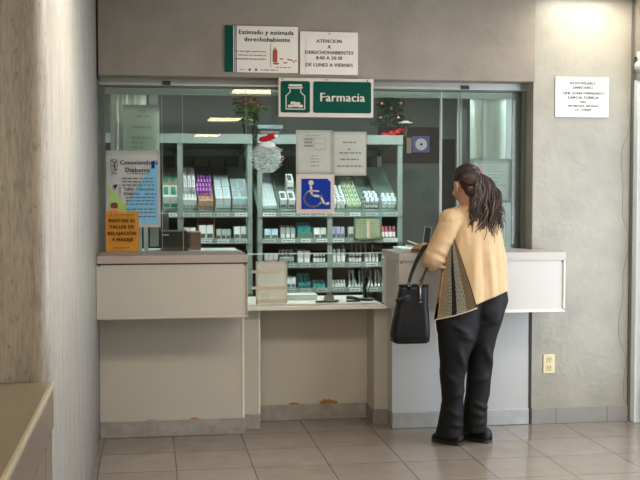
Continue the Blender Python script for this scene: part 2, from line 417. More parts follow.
bm = mb(); box(bm, .59, 1.435, 6.715, 6.723, 1.075, 1.081); obj('glass_edge', bm, mat('bright glass edge', (.62, .76, .72), .3), wf)
for x in (.08, 1.93):
    bm = mb(); box(bm, x, x + .05, 6.685, 6.70, 2.10, 2.122, bev=.003); obj('track_clamp', bm, M_black, wf)

# ================================================================== COUNTERS
def counter(x0, x1, bx0, bx1, m, label, right):
    t = thing('service_counter', label, 'counter', ((x0 + x1) / 2, 6.5, 0))
    bm = mb()
    if right: prism_z(bm, [(x0 + .004, 6.278), (x1 - .004, 6.278), (x1 - .004, 6.575), (2.345, 6.575), (2.345, 6.70), (x0 + .004, 6.70)], .75, 1.05)
    else: box(bm, x0 + .004, x1 - .004, 6.278, 6.70, .75, 1.05)
    obj('front_panel', bm, m, t)
    bm = mb()
    if right: prism_z(bm, [(x0, 6.262), (x1, 6.262), (x1, 6.576), (2.345, 6.576), (2.345, 6.742), (x0, 6.742)], 1.056, 1.10)
    else: box(bm, x0, x1, 6.262, 6.742, 1.056, 1.10, bev=.004)
    ct = obj('countertop', bm, M_cap if not right else mat('pale grey cap', (.45, .42, .395), .4), t)
    bm = mb(); box(bm, x0 + .002, x1 - .002, 6.274, 6.57, 1.0495, 1.0565); obj('shadow_joint', bm, M_gap if not right else M_trimW, t)
    bm = mb(); box(bm, bx0, bx1, YP, 6.70, .098, .752); bp_ = obj('base_panel', bm, m if not right else mat('pale base laminate', (.44, .44, .43), .5), t)
    bm = mb()
    e = .010 if right else .005
    box(bm, x0, x1, 6.268, 6.28, .742, .752 + (0.008 if right else 0)); box(bm, x1 - e, x1, 6.268, 6.28, .75, 1.05); box(bm, x0, x0 + e, 6.268, 6.28, .75, 1.05)
    obj('edge_strip', bm, M_trimW if right else M_panelL, t)
    for x in (x0 + .016, x1 - .016):
        bm = mb(); lathe(bm, [(.005, -.002), (.005, .002)], seg=10)
        for v in bm.verts: v.co = Vector((x + v.co.x, 6.2765 + v.co.z, 1.043 + v.co.y))
        obj('screw', bm, M_dark, t)
    return t, bp_
cl, blp = counter(-.298, .553, -.298, .556, M_panelL, 'beige boxed counter under the left half of the pharmacy window', False)
cr, brp = counter(1.438, 2.457, 1.468, 2.347, M_panelR, 'pale grey boxed counter where the woman stands', True)
chip((.255, .098), .03, .010, YP - .0025, blp); chip((.0, .098), .02, .004, YP - .0025, blp)
bm = mb(); box(bm, .545, .558, YP - .004, YP + .03, .1, .745); obj('corner_strip', bm, M_trimW, cl)
bm = mb(); box(bm, 1.434, 1.445, 6.256, 6.29, .74, 1.055); obj('corner_strip', bm, M_panelL, cr); bm = mb(); box(bm, 1.430, 1.437, 6.60, 6.70, .77, 1.05); obj('side_strip', bm, M_trimW, cr)
bm = mb(); box(bm, 1.430, 1.4385, 6.29, 6.60, .76, 1.055); obj('side_panel', bm, M_panelL, cr)
lg = thing('transaction_ledge', 'low white service ledge between the two counters', 'ledge', (1, 6.8, .74))
bm = mb(); box(bm, .557, 1.429, 6.62, 7.25, .738, .765, bev=.004); obj('ledge_top', bm, mat('cream ledge', (.66, .64, .56), .25, var=.04, scale=5), lg)
bm = mb(); box(bm, .565, .662, 6.705, 6.80, .092, .737); obj('pilaster', bm, M_panelL, lg)
bm = mb(); box(bm, 1.385, 1.468, 6.705, 6.92, .098, .737); obj('pilaster', bm, M_panelL, lg)
bm = mb(); box(bm, .656, .6655, 6.70, 6.71, .092, .737); obj('edge_strip', bm, M_trimW, lg)
bm = mb(); box(bm, 1.379, 1.385, 6.70, 6.92, .098, .737); obj('edge_strip', bm, M_panelL, lg)

# desk at lower left
dk = thing('reception_desk', 'tan stone-topped desk with brown side in the lower left foreground', 'desk', (-.7, 2.4, 0))
bm = mb(); box(bm, -1.3, -.285, 1.0, 3.34, .885, .90); obj('desk_top', bm, M_desk, dk)
bm = mb(); box(bm, -.297, -.283, 1.0, 3.34, .884, .902, bev=.004); obj('edge_strip', bm, M_deskE, dk)
bm = mb(); box(bm, -1.3, -.287, 1.0, 3.335, .765, .885); obj('apron', bm, M_deskF, dk)
bm = mb(); box(bm, -1.3, -.296, 1.0, 3.335, .755, .765); box(bm, -1.3, -.30, 1.02, 3.33, 0, .765); obj('shadow_gap', bm, M_gap, dk)
for a, b in [(1.0, 1.7), (1.71, 2.42), (2.43, 3.10), (3.115, 3.31)]:
    bm = mb(); box(bm, -.302, -.290, a, b, .05, .752, bev=.002); obj('door', bm, M_deskF, dk)

# ================================================================== CEILING LIGHTS
def fixture(x0, x1, y0, y1, z, m, label, group=None, cat='ceiling light'):
    t = thing('ceiling_light', label, cat, ((x0 + x1) / 2, (y0 + y1) / 2, z), group)
    bm = mb()
    for d in [(x0 - .03, x0, y0 - .03, y1 + .03), (x1, x1 + .03, y0 - .03, y1 + .03), (x0, x1, y0 - .03, y0), (x0, x1, y1, y1 + .03)]: box(bm, *d, z - .03, z)
    obj('frame', bm, M_alu, t)
    bm = mb(); box(bm, x0, x1, y0, y1, z - .02, z - .002); obj('diffuser', bm, m, t)
for i, y in enumerate([.2, -5.4, -11.0]):
    fixture(1.0, 1.54, y - .55, y + .55, 2.699, M_warm, 'warm fluorescent ceiling light mirrored in the window glass', 'lobby ceiling lights')
fixture(-1.2, -.66, -.3, .8, 2.699, M_warm, 'warm fluorescent ceiling light over the desk side', 'lobby ceiling lights')
fixture(2.50, 2.93, 6.12, 6.44, 2.699, mat('near tube light', (1, .93, .82), .5, emis=23), 'ceiling light close to the right plaster wall')
for x in (.05, 1.05, 2.05):  # extra ceiling panels added out of view to lift light on counters and window
    fixture(x, x + .75, 3.75, 4.3, 2.699, mat('lobby fill light', (1, .90, .76), .5, emis=17), 'added neutral ceiling light out of view, brightening the counters and window', 'added lobby fill lights')
for x in (.1, 1.2, 2.2):
    fixture(x, x + .9, 7.15, 7.45, 2.549, M_cool, 'cool fluorescent light inside the pharmacy', 'pharmacy ceiling lights')
#--SPLIT1--
# ================================================================== RACKS
ZS = [1.295, 1.098, .912, .722]             # shelf levels at the front edge
TF, TB, TZF, TZB = 8.22, 8.93, 1.312, 1.66  # sloped display tray: front/back distance and height
SL = math.atan2(TZB - TZF, TB - TF)
def rack(x0, x1, posts, div, label):
    t = thing('display_rack', label, 'rack', ((x0 + x1) / 2, 8.5, 0))
    for x in posts:
        for y in (8.2, 8.97):
            bm = mb(); box(bm, x - .018, x + .018, y, y + .03, 0, 1.86 if y < 8.5 else 1.80); obj('post', bm, M_rack, t)
    bm = mb(); box(bm, x0, x1, 8.185, 8.215, 1.815, 1.885); obj('top_beam', bm, mat('beam steel', (.24, .28, .26), .45), t)
    bm = mb(); box(bm, x0, x1, 8.97, 9.0, 1.75, 1.80); obj('rear_beam', bm, M_rack, t)
    bm = mb(); prism_box = [(8.22, 1.86), (8.97, 1.78)]
    sheet(bm, [[(x0, 8.215, 1.87), (x1, 8.215, 1.87)], [(x0, 8.99, 1.80), (x1, 8.99, 1.80)]])
    r = bmesh.ops.solidify(bm, geom=bm.faces[:], thickness=.01); obj('top_panel', bm, M_rack, t)
    for x in posts:
        bm = mb(); box(bm, x - .012, x + .012, 8.23, 8.97, 1.80, 1.825, rot=Matrix.Rotation(-.09, 3, 'X')); obj('side_rail', bm, M_rack, t)
    # sloped tray
    bm = mb(); sheet(bm, [[(x0, TF, TZF), (x1, TF, TZF)], [(x0, TB, TZB), (x1, TB, TZB)]])
    bmesh.ops.solidify(bm, geom=bm.faces[:], thickness=.006); obj('sloped_tray', bm, M_tray, t)
    for x in div:
        bm = mb()
        prism_pts = [(TF, TZF), (TB, TZB), (TB, TZB + .07), (TF, TZF + .05)]
        a = [bm.verts.new((x - .005, y, z)) for y, z in prism_pts]; b = [bm.verts.new((x + .005, y, z)) for y, z in prism_pts]
        bm.faces.new(a); bm.faces.new(b[::-1])
        for i in range(4): bm.faces.new((a[i], a[(i + 1) % 4], b[(i + 1) % 4], b[i]))
        obj('tray_divider', bm, M_divB if x < .75 else M_rack, t)
    for k, z in enumerate(ZS):
        bm = mb(); box(bm, x0, x1, 8.2, 8.93, z - .014, z) if k else box(bm, x0, x1, 8.2, 8.24, z - .014, z); obj('shelf', bm, M_rack, t)
        bm = mb(); box(bm, x0, x1, 8.188, 8.2, z - .028, z + .012); obj('shelf_lip', bm, M_rack, t)
        xs = sorted(div + posts)
        for a, b in zip(xs, xs[1:]):
            if b - a < .08: continue
            bm = mb(); box(bm, a + .022, b - .022, 8.185, 8.188, z - .020, z + .005); lb = obj('price_strip', bm, mat('grey price strip', (.40, .44, .42), .5) if (int(a * 100) + k) % 3 else mat('white price strip', (.62, .66, .64), .5), t)
            bm = mb(); scribble(bm, a + .03, b - .035, z - .008, .006, 8.1845, int(a * 100) + k); obj('print', bm, M_inkG, lb)
    bm = mb(); box(bm, x0, x1, 8.955, 8.965, 0.3, 1.62); obj('back_panel', bm, M_rackD, t)
    bm = mb(); box(bm, x0, x1, 8.2, 8.95, .3, .33); obj('bottom_shelf', bm, M_rack, t)
    for x in (x0 - .003, x1 + .003):
        bm = mb(); box(bm, x - .002, x + .002, 8.24, 8.95, .33, 1.28); obj('side_panel', bm, M_rackD, t)
    return t
dl = [.09, .35, .475, .605]
rack(-.36, .757, [-.34, .222, .74], [-.2, -.06] + dl, 'grey-green pharmacy shelf rack on the left, with dark brown bay dividers')
dm = [.955, 1.10, 1.22, 1.475, 1.60, 1.735]
rack(.797, 1.905, [.815, 1.345, 1.887], dm, 'mint-green pharmacy shelf rack on the right, below the small fir tree')

# ---- products
CNT = {'n': 0}
def carton(w, d, h, m, band=None, name='medicine_box'):
    bm = mb(); box(bm, -w / 2, w / 2, 0, d, 0, h, bev=.0015)
    o = obj(name, bm, [m])
    bm = mb(); box(bm, -w / 2 + .004, w / 2 - .004, -.0008, 0, h * .12, h * .42)
    b = obj('printed_band', bm, band or M_inkG, o, world=False)
    bm = mb(); box(bm, -w / 2 + .006, w * .25, d * .15, d * .8, h, h + .0008)
    b = obj('top_print', bm, band or M_inkG, o, world=False)
    return o
def bottle(r, h, m, cap, name='medicine_bottle'):
    bm = mb(); lathe(bm, [(r * .95, 0), (r, h * .04), (r, h * .66), (r * .62, h * .76)], seg=12); o = obj(name, bm, m, smooth=False)
    bm = mb(); lathe(bm, [(r * .72, h * .76), (r * .72, h), (r * .6, h * 1.01)], seg=12); obj('cap', bm, cap, o, world=False)
    bm = mb(); lathe(bm, [(r * 1.01, h * .15), (r * 1.01, h * .55)], seg=12); obj('bottle_label', bm, M_white, o, world=False)
    return o
def place(proto, spots, label, cat, group):
    for i, (loc, rot) in enumerate(spots):
        if i == 0: o = proto; o.location = loc; o.rotation_euler = rot
        else: o = copy_thing(proto, loc, rot)
        tag(o, label, cat, group)
def slope_rows(xa, xb, cols, rows, depth, h, start=.03, stack=1, jit=.0):
    """spots on the sloped tray; each box sits on the tray, rows run up it, stacked higher if asked"""
    sp = []
    pitch = (xb - xa) / cols
    for r in range(rows):
        s = start + r * (depth + .004)
        for c in range(cols):
            for k in range(stack):
                y = TF + s * math.cos(SL) - (k * (h + .001) + .008) * math.sin(SL); z = TZF + s * math.sin(SL) + (k * (h + .001) + .008) * math.cos(SL)
                sp.append(((xa + pitch * (c + .5) + random.uniform(-jit, jit), y, z), (SL, 0, random.uniform(-jit, jit) * 3)))
    return sp
# left rack, sloped display
place(carton(.052, .20, .10, M_bwhite, M_bgreen), slope_rows(.098, .205, 2, 1, .20, .10, .03) , 'white and green carton in the narrow bay beside the left post', 'medicine box', 'green banded cartons')
place(carton(.052, .20, .10, M_btan, M_bgreen), slope_rows(.098, .205, 2, 1, .20, .10, .24), 'tan carton behind the white and green ones beside the left post', 'medicine box', 'tan cartons')
place(carton(.026, .165, .075, M_bwhite, M_bgrey), slope_rows(.244, .345, 4, 3, .165, .075, .03, 1, .001), 'slim white carton in the long rows of the left rack, bay with white label', 'medicine box', 'slim white cartons in rows')
place(carton(.024, .165, .05, M_bwhite, M_bgrey), [((x, y - .035, z + .076), r) for (x, y, z), r in slope_rows(.25, .342, 3, 2, .165, .075, .12, 1)], 'slim white carton lying on top of the long rows of the left rack', 'medicine box', 'upper slim white cartons')
place(carton(.034, .15, .07, M_btan, M_rust), slope_rows(.358, .468, 3, 2, .15, .07, .02, 1), 'plain tan carton at the front of the violet box bay', 'medicine box', 'tan cartons under the violet ones')
pv = carton(.020, .075, .034, M_bpurple, M_bred)
bm = mb(); box(bm, -.004, .004, .012, .062, .034, .0352); obj('pink_mark', bm, mat('pink print', (.85, .35, .45), .5), pv, world=False)
bm = mb(); box(bm, -.004, .004, -.0012, -.0006, .008, .026); obj('pink_mark', bm, MATS['pink print'], pv, world=False)
sp = []
for k in range(4):
    for c in range(5):
        s = .10 + k * .078
        sp.append(((.368 + c * .0225 + (0 if k > 1 else -.012), TF + s * math.cos(SL) - .076 * math.sin(SL), TZF + s * math.sin(SL) + .08 * math.cos(SL)), (SL, 0, 0)))
place(pv, sp, 'small violet carton with pink marks stacked on the left rack display', 'medicine box', 'violet cartons')
place(carton(.055, .20, .085, M_bwhite, M_bblue), slope_rows(.484, .60, 2, 2, .20, .085, .03), 'large pale carton in the bay right of the violet cartons', 'medicine box', 'large pale cartons')
place(carton(.058, .17, .085, M_bblue, M_bgrey), slope_rows(.613, .73, 2, 2, .17, .085, .03), 'pale blue carton in the last bay of the left rack display', 'medicine box', 'pale blue cartons')
place(carton(.05, .16, .08, M_bgrey), slope_rows(-.04, .08, 2, 2, .16, .08, .03), 'grey carton in the bay hidden by the posters', 'medicine box', 'grey cartons')
# right rack, sloped display
bl = carton(.028, .09, .03, M_bwhite, M_bblue)
place(bl, slope_rows(.84, .945, 4, 6, .09, .03, .02), 'small white and blue carton in the first bay of the right rack', 'medicine box', 'small white and blue cartons')
place(carton(.05, .14, .075, M_bwhite, M_bdark), slope_rows(.965, 1.09, 2, 1, .14, .075, .03), 'white carton with dark front left of the wheelchair sign', 'medicine box', 'white cartons with dark fronts')
place(carton(.05, .14, .075, M_bwhite, M_bdark), slope_rows(1.03, 1.09, 1, 1, .14, .075, .18, 2), 'tall pile of white cartons behind those with dark fronts', 'medicine box', 'white cartons piled behind')
place(carton(.05, .2, .06, M_bwhite, M_bgreen), slope_rows(1.11, 1.21, 2, 1, .2, .06, .03), 'white and green carton half behind the wheelchair sign', 'medicine box', 'cartons behind the wheelchair sign')
bt = bottle(.0165, .065, M_cap_w, M_cap_w)
def bottles(xa, xb, n, rows, st=.04, z=0): return [((p[0][0] + (.008 if int(i / n) % 2 else 0), p[0][1], p[0][2] + z), (PI / 5, 0, 0)) for i, p in enumerate(slope_rows(xa, xb, n, rows, .032, .03, st))]
place(bt, bottles(1.235, 1.34, 3, 8), 'white bottle in the bay partly hidden by the wheelchair sign', 'medicine bottle', 'white bottles beside the sign')
place(bottle(.0165, .065, M_bwhite, M_cap_w), bottles(1.362, 1.47, 3, 8), 'white capped bottle in the crowded bay right of the middle post', 'medicine bottle', 'white bottles in the crowded bay')
st_ = carton(.03, .075, .035, mat('cream carton', (.66, .68, .48), .5), M_bgreen)
place(st_, slope_rows(1.485, 1.595, 3, 6, .075, .035, .03), 'cream and green carton in the stepped rows of the right rack', 'medicine box', 'cream and green cartons')
place(bottle(.019, .07, mat('slate blue bottle', (.13, .22, .26), .35), M_cap_w), bottles(1.62, 1.725, 3, 5, .04), 'slate blue bottle with pale cap in the last bay', 'medicine bottle', 'slate blue bottles')
place(bottle(.019, .07, M_bblue, M_cap_w), bottles(1.75, 1.86, 3, 4, .04), 'pale blue bottle at the right end of the rack display', 'medicine bottle', 'pale blue bottles')

# lower shelves: bins of cartons / bottles standing on flat shelves
def shelf_boxes(xa, xb, n, z, m, band, label, h=.07, d=.18, y=8.23, tilt=0, rows=1):
    h *= 1.3
    w = (xb - xa) / n
    sp = [((xa + w * (i + .5), y + r * (d + .01), z + .001 + r * 0), (tilt, 0, random.uniform(-.03, .03))) for r in range(rows) for i in range(n)]
    place(carton(w * .9, d, h, m, band), sp, label, 'medicine box', label)
def shelf_bottles(xa, xb, n, z, m, cap, label, h=.07, rows=2):
    h *= 1.25
    w = (xb - xa) / n
    place(bottle(w * .42, h, m, cap), [((xa + w * (i + .5), 8.25 + r * w * 1.05, z + .001), (0, 0, 0)) for r in range(rows) for i in range(n)], label, 'medicine bottle', label)
z2, z3, z4 = ZS[1], ZS[2], ZS[3]
def tilted(xa, xb, n, z, m, band, label, h=.035, d=.14, ang=.5):
    w = (xb - xa) / n
    place(carton(w * .88, d, h, m, band), [((xa + w * (i + .5), 8.25 + h * math.sin(ang), z + .002), (ang, 0, 0)) for i in range(n)], label, 'medicine box', label)
shelf_boxes(.25, .34, 2, z2, M_bwhite, M_bred, 'white and red carton on the middle shelf of the left rack')
shelf_boxes(.36, .47, 2, z2, M_bwhite, M_inkG, 'white carton with grey band in the terracotta bay', .085)
shelf_boxes(.49, .60, 3, z2, M_bgrey, M_inkG, 'grey carton on the middle shelf of the left rack', .06)
shelf_boxes(.62, .72, 2, z2, M_bwhite, M_bdark, 'white and slate carton right end of the middle shelf', .075)
shelf_boxes(.25, .46, 4, z3, M_btan, M_bred, 'tan carton on the low shelf of the left rack', .06)
shelf_boxes(.5, .72, 4, z3, M_bgrey, M_bdark, 'grey and slate carton on the low shelf of the left rack', .06)
for xa, xb, z in [(.352, .478, z2), (.352, .478, TZF - .05)]:
    if z == z2:
        bm = mb(); box(bm, xa, xa + .006, 8.23, 8.6, z + .001, z + .16); box(bm, xb - .006, xb, 8.23, 8.6, z + .001, z + .16); box(bm, xa, xb, 8.6, 8.606, z + .001, z + .16)
        tag(obj('shelf_bin', bm, M_rust), 'open terracotta bin on the middle shelf of the left rack', 'bin')
# right rack second level
shelf_boxes(.85, .955, 2, z2, M_bblue, M_bdark, 'pale blue and slate carton on the second shelf, at its left end', .06)
tilted(.975, 1.09, 3, z2, M_bgrey, M_bwhite, 'grey tilted carton on the second shelf of the right rack', .09, .1, .12)
tilted(1.105, 1.205, 4, z2, M_bteal, M_bdark, 'bright turquoise carton on the second shelf', .10, .10, .25)
bm = mb(); box(bm, 1.105, 1.21, 8.215, 8.23, z2 + .002, z2 + .055); tag(obj('shelf_bin', bm, mat('dark green bin', (.08, .17, .13), .5)), 'dark green bin front before the turquoise cartons', 'bin')
shelf_boxes(1.225, 1.325, 2, z2, M_bwhite, M_bdark, 'white carton under the wheelchair sign on the second shelf', .065)
shelf_boxes(1.365, 1.465, 3, z2, mat('lavender carton', (.40, .40, .58), .5), M_bdark, 'lavender carton right of the middle post', .07)
shelf_boxes(1.49, 1.72, 5, z2, M_bgrey, M_bdark, 'grey carton behind the cream notice', .07)
shelf_bottles(1.745, 1.865, 4, z2, M_bred, mat('pink cap', (.62, .25, .30), .4), 'crimson bottle at the right end of the second shelf', .075, 2)
# third level
shelf_boxes(.85, .955, 3, z3, M_bgrey, M_bred, 'grey and red carton on the third shelf, at its left end', .06)
tilted(.97, 1.08, 4, z3, M_bwhite, M_bdark, 'white leaning carton on the third shelf', .05, .12, .5)
shelf_boxes(1.10, 1.2, 2, z3, M_bgrey, M_bwhite, 'long grey carton on the third shelf', .075, .3)
shelf_bottles(1.225, 1.32, 4, z3, M_bdark, M_bwhite, 'slate bottle with white cap left of the middle post', .06, 2)
shelf_bottles(1.365, 1.475, 3, z3, M_bblue, M_cap_w, 'pale blue bottle on the third shelf right of the middle post', .085, 2)
shelf_bottles(1.5, 1.60, 4, z3, M_bdark, M_bwhite, 'small dark bottle with white cap on the third shelf', .06, 3)
shelf_bottles(1.62, 1.73, 4, z3, M_bgrey, M_bwhite, 'small grey bottle with white cap on the third shelf', .06, 3)
shelf_boxes(1.75, 1.865, 3, z3, M_bgrey, M_bdark, 'grey carton at the right end of the third shelf', .07)
# fourth level
shelf_boxes(.85, .955, 2, z4, M_bwhite, M_bdark, 'white carton on the lowest shelf behind the white sheet', .07)
shelf_boxes(.975, 1.09, 3, z4, M_bwhite, M_bdark, 'white and slate carton on the lowest shelf', .07)
tilted(1.11, 1.205, 3, z4, M_bteal, M_bdark, 'turquoise carton on the lowest shelf', .04, .14, .55)
tilted(1.225, 1.32, 3, z4, M_bteal, M_bgrey, 'turquoise and grey carton on the lowest shelf', .03, .10, .3)
shelf_bottles(1.365, 1.475, 5, z4, M_bgrey, M_bwhite, 'grey bottle with white cap on the lowest shelf', .05, 2)
def tubes(xa, xb, n, z, label, m1=M_steel):
    for i in range(n):
        x = lerp(xa, xb, (i + .5) / n)
        if i == 0:
            bm = mb(); tube(bm, [(0, 0, 0), (0, .06, .11)], [.007, .009], 8); pr = obj('ointment_tube', bm, M_bgrey)
            bm = mb(); tube(bm, [(0, -.007, -.012), (0, .0, 0)], [.010, .010], 8); obj('cap', bm, M_bwhite, pr, world=False); o = pr; o.location = (x, 8.24, z + .022)
        else: o = copy_thing(pr, (x, 8.24 + random.uniform(0, .03), z + .022))
        o.rotation_euler = (0, random.uniform(-.25, .25), 0)
        tag(o, label, 'tube', label)
tubes(1.49, 1.62, 5, z4, 'slim leaning tube with white cap on the lowest shelf, left cluster')
tubes(1.64, 1.86, 8, z4, 'slim leaning tube with white cap on the lowest shelf, right cluster')
tubes(1.49, 1.72, 6, z3 + .0, 'slim leaning tube standing behind the small capped bottles')
for o in bpy.data.objects:
    if o.name.startswith('ointment_tube') and o.get('group', '').endswith('capped bottles'): o.location.y += .13

# ================================================================== INTERIOR OBJECTS
# vertical blinds
def blind(x0, x1, n, ang, m, label, y=6.98, zt=2.07, jit=.2, w=.085):
    t = thing('vertical_blind', label, 'blind', ((x0 + x1) / 2, y, zt))
    bm = mb(); box(bm, x0, x1, y - .02, y + .02, zt, zt + .035); obj('head_rail', bm, M_aluG, t)
    bm = mb()
    for i in range(n):
        x = lerp(x0 + .03, x1 - .03, i / max(1, n - 1)); a = ang + random.uniform(-jit, jit)
        dx, dy = math.cos(a) * w / 2, math.sin(a) * w / 2
        sw = random.uniform(-.008, .008)
        sheet(bm, [[(x - dx, y - dy, zt), (x + dx * .0, y + .006, zt), (x + dx, y + dy, zt)], [(x - dx + sw, y - dy, .95), (x + sw, y + .006, .95), (x + dx + sw, y + dy, .95)]])
    bmesh.ops.solidify(bm, geom=bm.faces[:], thickness=.0015)
    obj('slats', bm, m, t)
blind(-.25, .0, 8, .95, M_slat, 'grey vertical blind gathered behind the posters at the left', jit=.25, w=.05)
bm = mb(); box(bm, .0, .055, 6.90, 6.93, 1.12, 2.08); tag(obj('sliding_window_stile', bm, M_aluG), 'pale sliding panel edge beside the left blind', 'window stile', kind='structure')
blind(2.08, 2.31, 7, .35, M_slatW, 'white vertical blind at the right end of the window', jit=.15)
bm = mb(); box(bm, 2.0, 2.05, 6.98, 7.0, 1.12, 2.0); tag(obj('blind_stack', bm, mat('dark blind edge', (.10, .12, .12), .6)), 'dark narrow stack edge left of the white blind', 'blind')
# poinsettia
pt = thing('potted_poinsettia', 'potted poinsettia with red top leaves on the left rack', 'plant', (.755, 8.45, 1.875))
bm = mb(); lathe(bm, [(.035, 0), (.048, .085), (.055, .087), (.055, .105), (.046, .105), (.04, .09)], (.755, 8.45, 1.875), 20); obj('pot', bm, M_dark, pt)
def leaf(bm, p, d, l, wd, droop=.3, mi=0):
    d = Vector(d).normalized(); s = d.cross(Vector((0, 0, 1)));  s = s.normalized() if s.length > .05 else Vector((1, 0, 0))
    rows = []
    for i in range(6):
        t = i / 5; c = Vector(p) + d * l * t + Vector((0, 0, -droop * l * t * t)); ww = wd * math.sin(PI * min(1, t * .92 + .06)) ** .8
        rows.append([c - s * ww + Vector((0, 0, .1 * ww)), c, c + s * ww + Vector((0, 0, .1 * ww))])
    V = [[bm.verts.new(q) for q in r] for r in rows]
    for i in range(5):
        for j in range(2): bm.faces.new((V[i][j], V[i][j + 1], V[i + 1][j + 1], V[i + 1][j])).material_index = mi
rnd = random.Random(3)
bs = mb(); bl_ = mb(); br_ = mb()
for k in range(17):
    a = rnd.uniform(0, 2 * PI); r = rnd.uniform(.02, .14); h = rnd.uniform(.16, .26) - r * .4
    top = Vector((.755 + math.cos(a) * r, 8.45 + math.sin(a) * r * .7, 1.96 + h))
    tube(bs, [(.755, 8.45, 1.95), (.755 + math.cos(a) * r * .4, 8.45 + math.sin(a) * r * .3, 1.96 + h * .5), top], .003, 5)
    for j in range(9):
        q = Vector((.755, 8.45, 1.98)).lerp(top, rnd.uniform(.25, 1)); an = rnd.uniform(0, 2 * PI)
        leaf(bl_, q, (math.cos(an), math.sin(an), rnd.uniform(-.4, .3)), rnd.uniform(.06, .09), .022, mi=rnd.choice([0, 0, 1]))
    if k % 2 == 0 or h > .2:
        for j in range(8):
            an = j * 2 * PI / 8 + rnd.uniform(-.2, .2); leaf(br_, top + Vector((0, 0, .01)), (math.cos(an), math.sin(an), .15), rnd.uniform(.05, .07), .017)
obj('stems', bs, M_leafY, pt); obj('green_leaves', bl_, [M_leaf, M_leafY], pt); obj('red_bracts', br_, M_red, pt)
# device behind poinsettia
pj = thing('desktop_printer', 'grey flat machine lying on the rack right of the poinsettia', 'machine', (.9, 8.45, 1.875))
bm = mb(); box(bm, .82, 1.0, 8.36, 8.56, 1.878, 1.93, bev=.008); obj('lower_body', bm, M_dark, pj)
bm = mb(); box(bm, .812, 1.008, 8.35, 8.57, 1.932, 1.965, bev=.008); obj('lid', bm, mat('blue grey lid', (.26, .32, .34), .4), pj)
bm = mb(); box(bm, .84, .98, 8.352, 8.362, 1.90, 1.915); obj('slot', bm, M_steel, pj)
# small fir tree
ft = thing('small_christmas_tree', 'small dark green fir tree with red base on the right end of the rack', 'tree', (1.88, 8.5, 1.875))
bm = mb(); rnd = random.Random(5)
for k in range(1500):
    h = rnd.random(); R0 = .165 * (1 - h * .75) * (0.8 + .2 * math.sin(h * 14)); a = rnd.uniform(0, 2 * PI); r = R0 * math.sqrt(rnd.uniform(.15, 1))
    p = Vector((1.875 + r * math.cos(a), 8.5 + r * math.sin(a), 1.975 + h * .34)); d = Vector((math.cos(a), math.sin(a), rnd.uniform(-.4, .5)))
    leaf(bm, p, d, rnd.uniform(.03, .05), .007, .1)
obj('needles', bm, M_needle, ft)
bm = mb(); tube(bm, [(1.875, 8.5, 1.90), (1.875, 8.5, 2.31)], [.012, .004], 8); obj('trunk', bm, M_divB, ft)
bm = mb()
for a in range(7): ell(bm, (1.82 + .11 * (a % 3) / 2 + .01 * a, 8.45 + .03 * (a % 2), 1.90 + .02 * (a % 3)), (.03, .025, .022))
obj('red_wrapping', bm, M_red, ft, True)
for i, (x, z) in enumerate([(1.775, 2.135), (1.905, 2.03), (1.80, 2.22), (1.93, 2.14), (1.77, 2.03), (1.86, 2.10)]):
    bm = mb(); ell(bm, (x, 8.34 + .01 * i, z), (.011,) * 3); tag(obj('bauble', bm, mat('rosy bauble', (.72, .28, .20), .2, metal=.3), smooth=True), 'small rosy bauble hanging on the little fir tree', 'ornament', 'baubles on the fir tree')
t = thing('serving_plate', 'white plate leaning at the foot of the fir tree', 'plate', (1.98, 8.38, 1.95))
bm = mb(); lathe(bm, [(.03, 0), (.055, .006), (.058, .012), (.05, .014)], (1.975, 8.40, 1.985), 20); obj('rim', bm, M_white, t, True)
bm = mb(); ell(bm, (1.975, 8.40, 2.003), (.03, .03, .008)); obj('content', bm, M_white, t, True)
bm = mb(); lathe(bm, [(.012, 0), (.012, .10)], (1.975, 8.40, 1.885), 10); obj('stem', bm, M_dark, t)
# board and purple clock on back wall
bm = mb(); box(bm, 1.9, 2.445, 9.085, 9.10, 1.70, 2.0); tag(obj('dark_board', bm, mat('dark maroon board', (.045, .03, .028), .6)), 'dark maroon board on the back wall behind the purple square', 'board')
cq = thing('wall_clock', 'square purple wall clock with white round dial on the back wall', 'clock', (2.26, 9.08, 1.86))
bm = mb(); box(bm, 2.19, 2.34, 9.06, 9.084, 1.785, 1.925, bev=.005); obj('case', bm, mat('purple frame', (.20, .16, .42), .4), cq)
def disc(bm, x, z, r, y0, y1, seg=28):
    prism(bm, [(x + r * math.cos(2 * PI * k / seg), z + r * math.sin(2 * PI * k / seg)) for k in range(seg)], y0, y1)
bm = mb(); disc(bm, 2.265, 1.855, .05, 9.056, 9.06); obj('dial', bm, M_white, cq)
bm = mb(); disc(bm, 2.265, 1.855, .010, 9.053, 9.056); obj('hub', bm, M_ink, cq)
bm = mb(); box(bm, 2.145, 2.185, 9.07, 9.085, 1.78, 1.91); tag(obj('narrow_sign', bm, M_btan), 'narrow tan strip left of the purple clock', 'sign')
# black terminal standing inside at the left, and reddish box
t = thing('receipt_printer', 'black boxy machine with pale slot on the inner counter at the left', 'machine', (.16, 6.98, 1.09))
bm = mb(); box(bm, .07, .235, 6.86, 7.12, 1.092, 1.215, bev=.006); obj('body', bm, M_black, t)
bm = mb(); box(bm, .075, .115, 6.856, 6.862, 1.19, 1.196); obj('slot', bm, M_bwhite, t)
bm = mb(); box(bm, .246, .32, 6.98, 7.16, 1.092, 1.205, bev=.003); tag(obj('cardboard_box', bm, mat('brown cardboard', (.20, .10, .075), .7)), 'brown box right of the black machine on the inner counter', 'box')
t = thing('desk_chair', 'black rounded chair back showing behind the black machine', 'chair', (.1, 7.7, 0))
bm = mb(); box(bm, -.12, .13, 7.70, 7.74, 1.05, 1.32, bev=.018); obj('backrest', bm, M_black, t, True)
bm = mb(); tube(bm, [(0, 7.74, 1.1), (0, 7.76, .5), (0, 7.5, .45)], .02, 8); obj('support', bm, M_black, t, True)
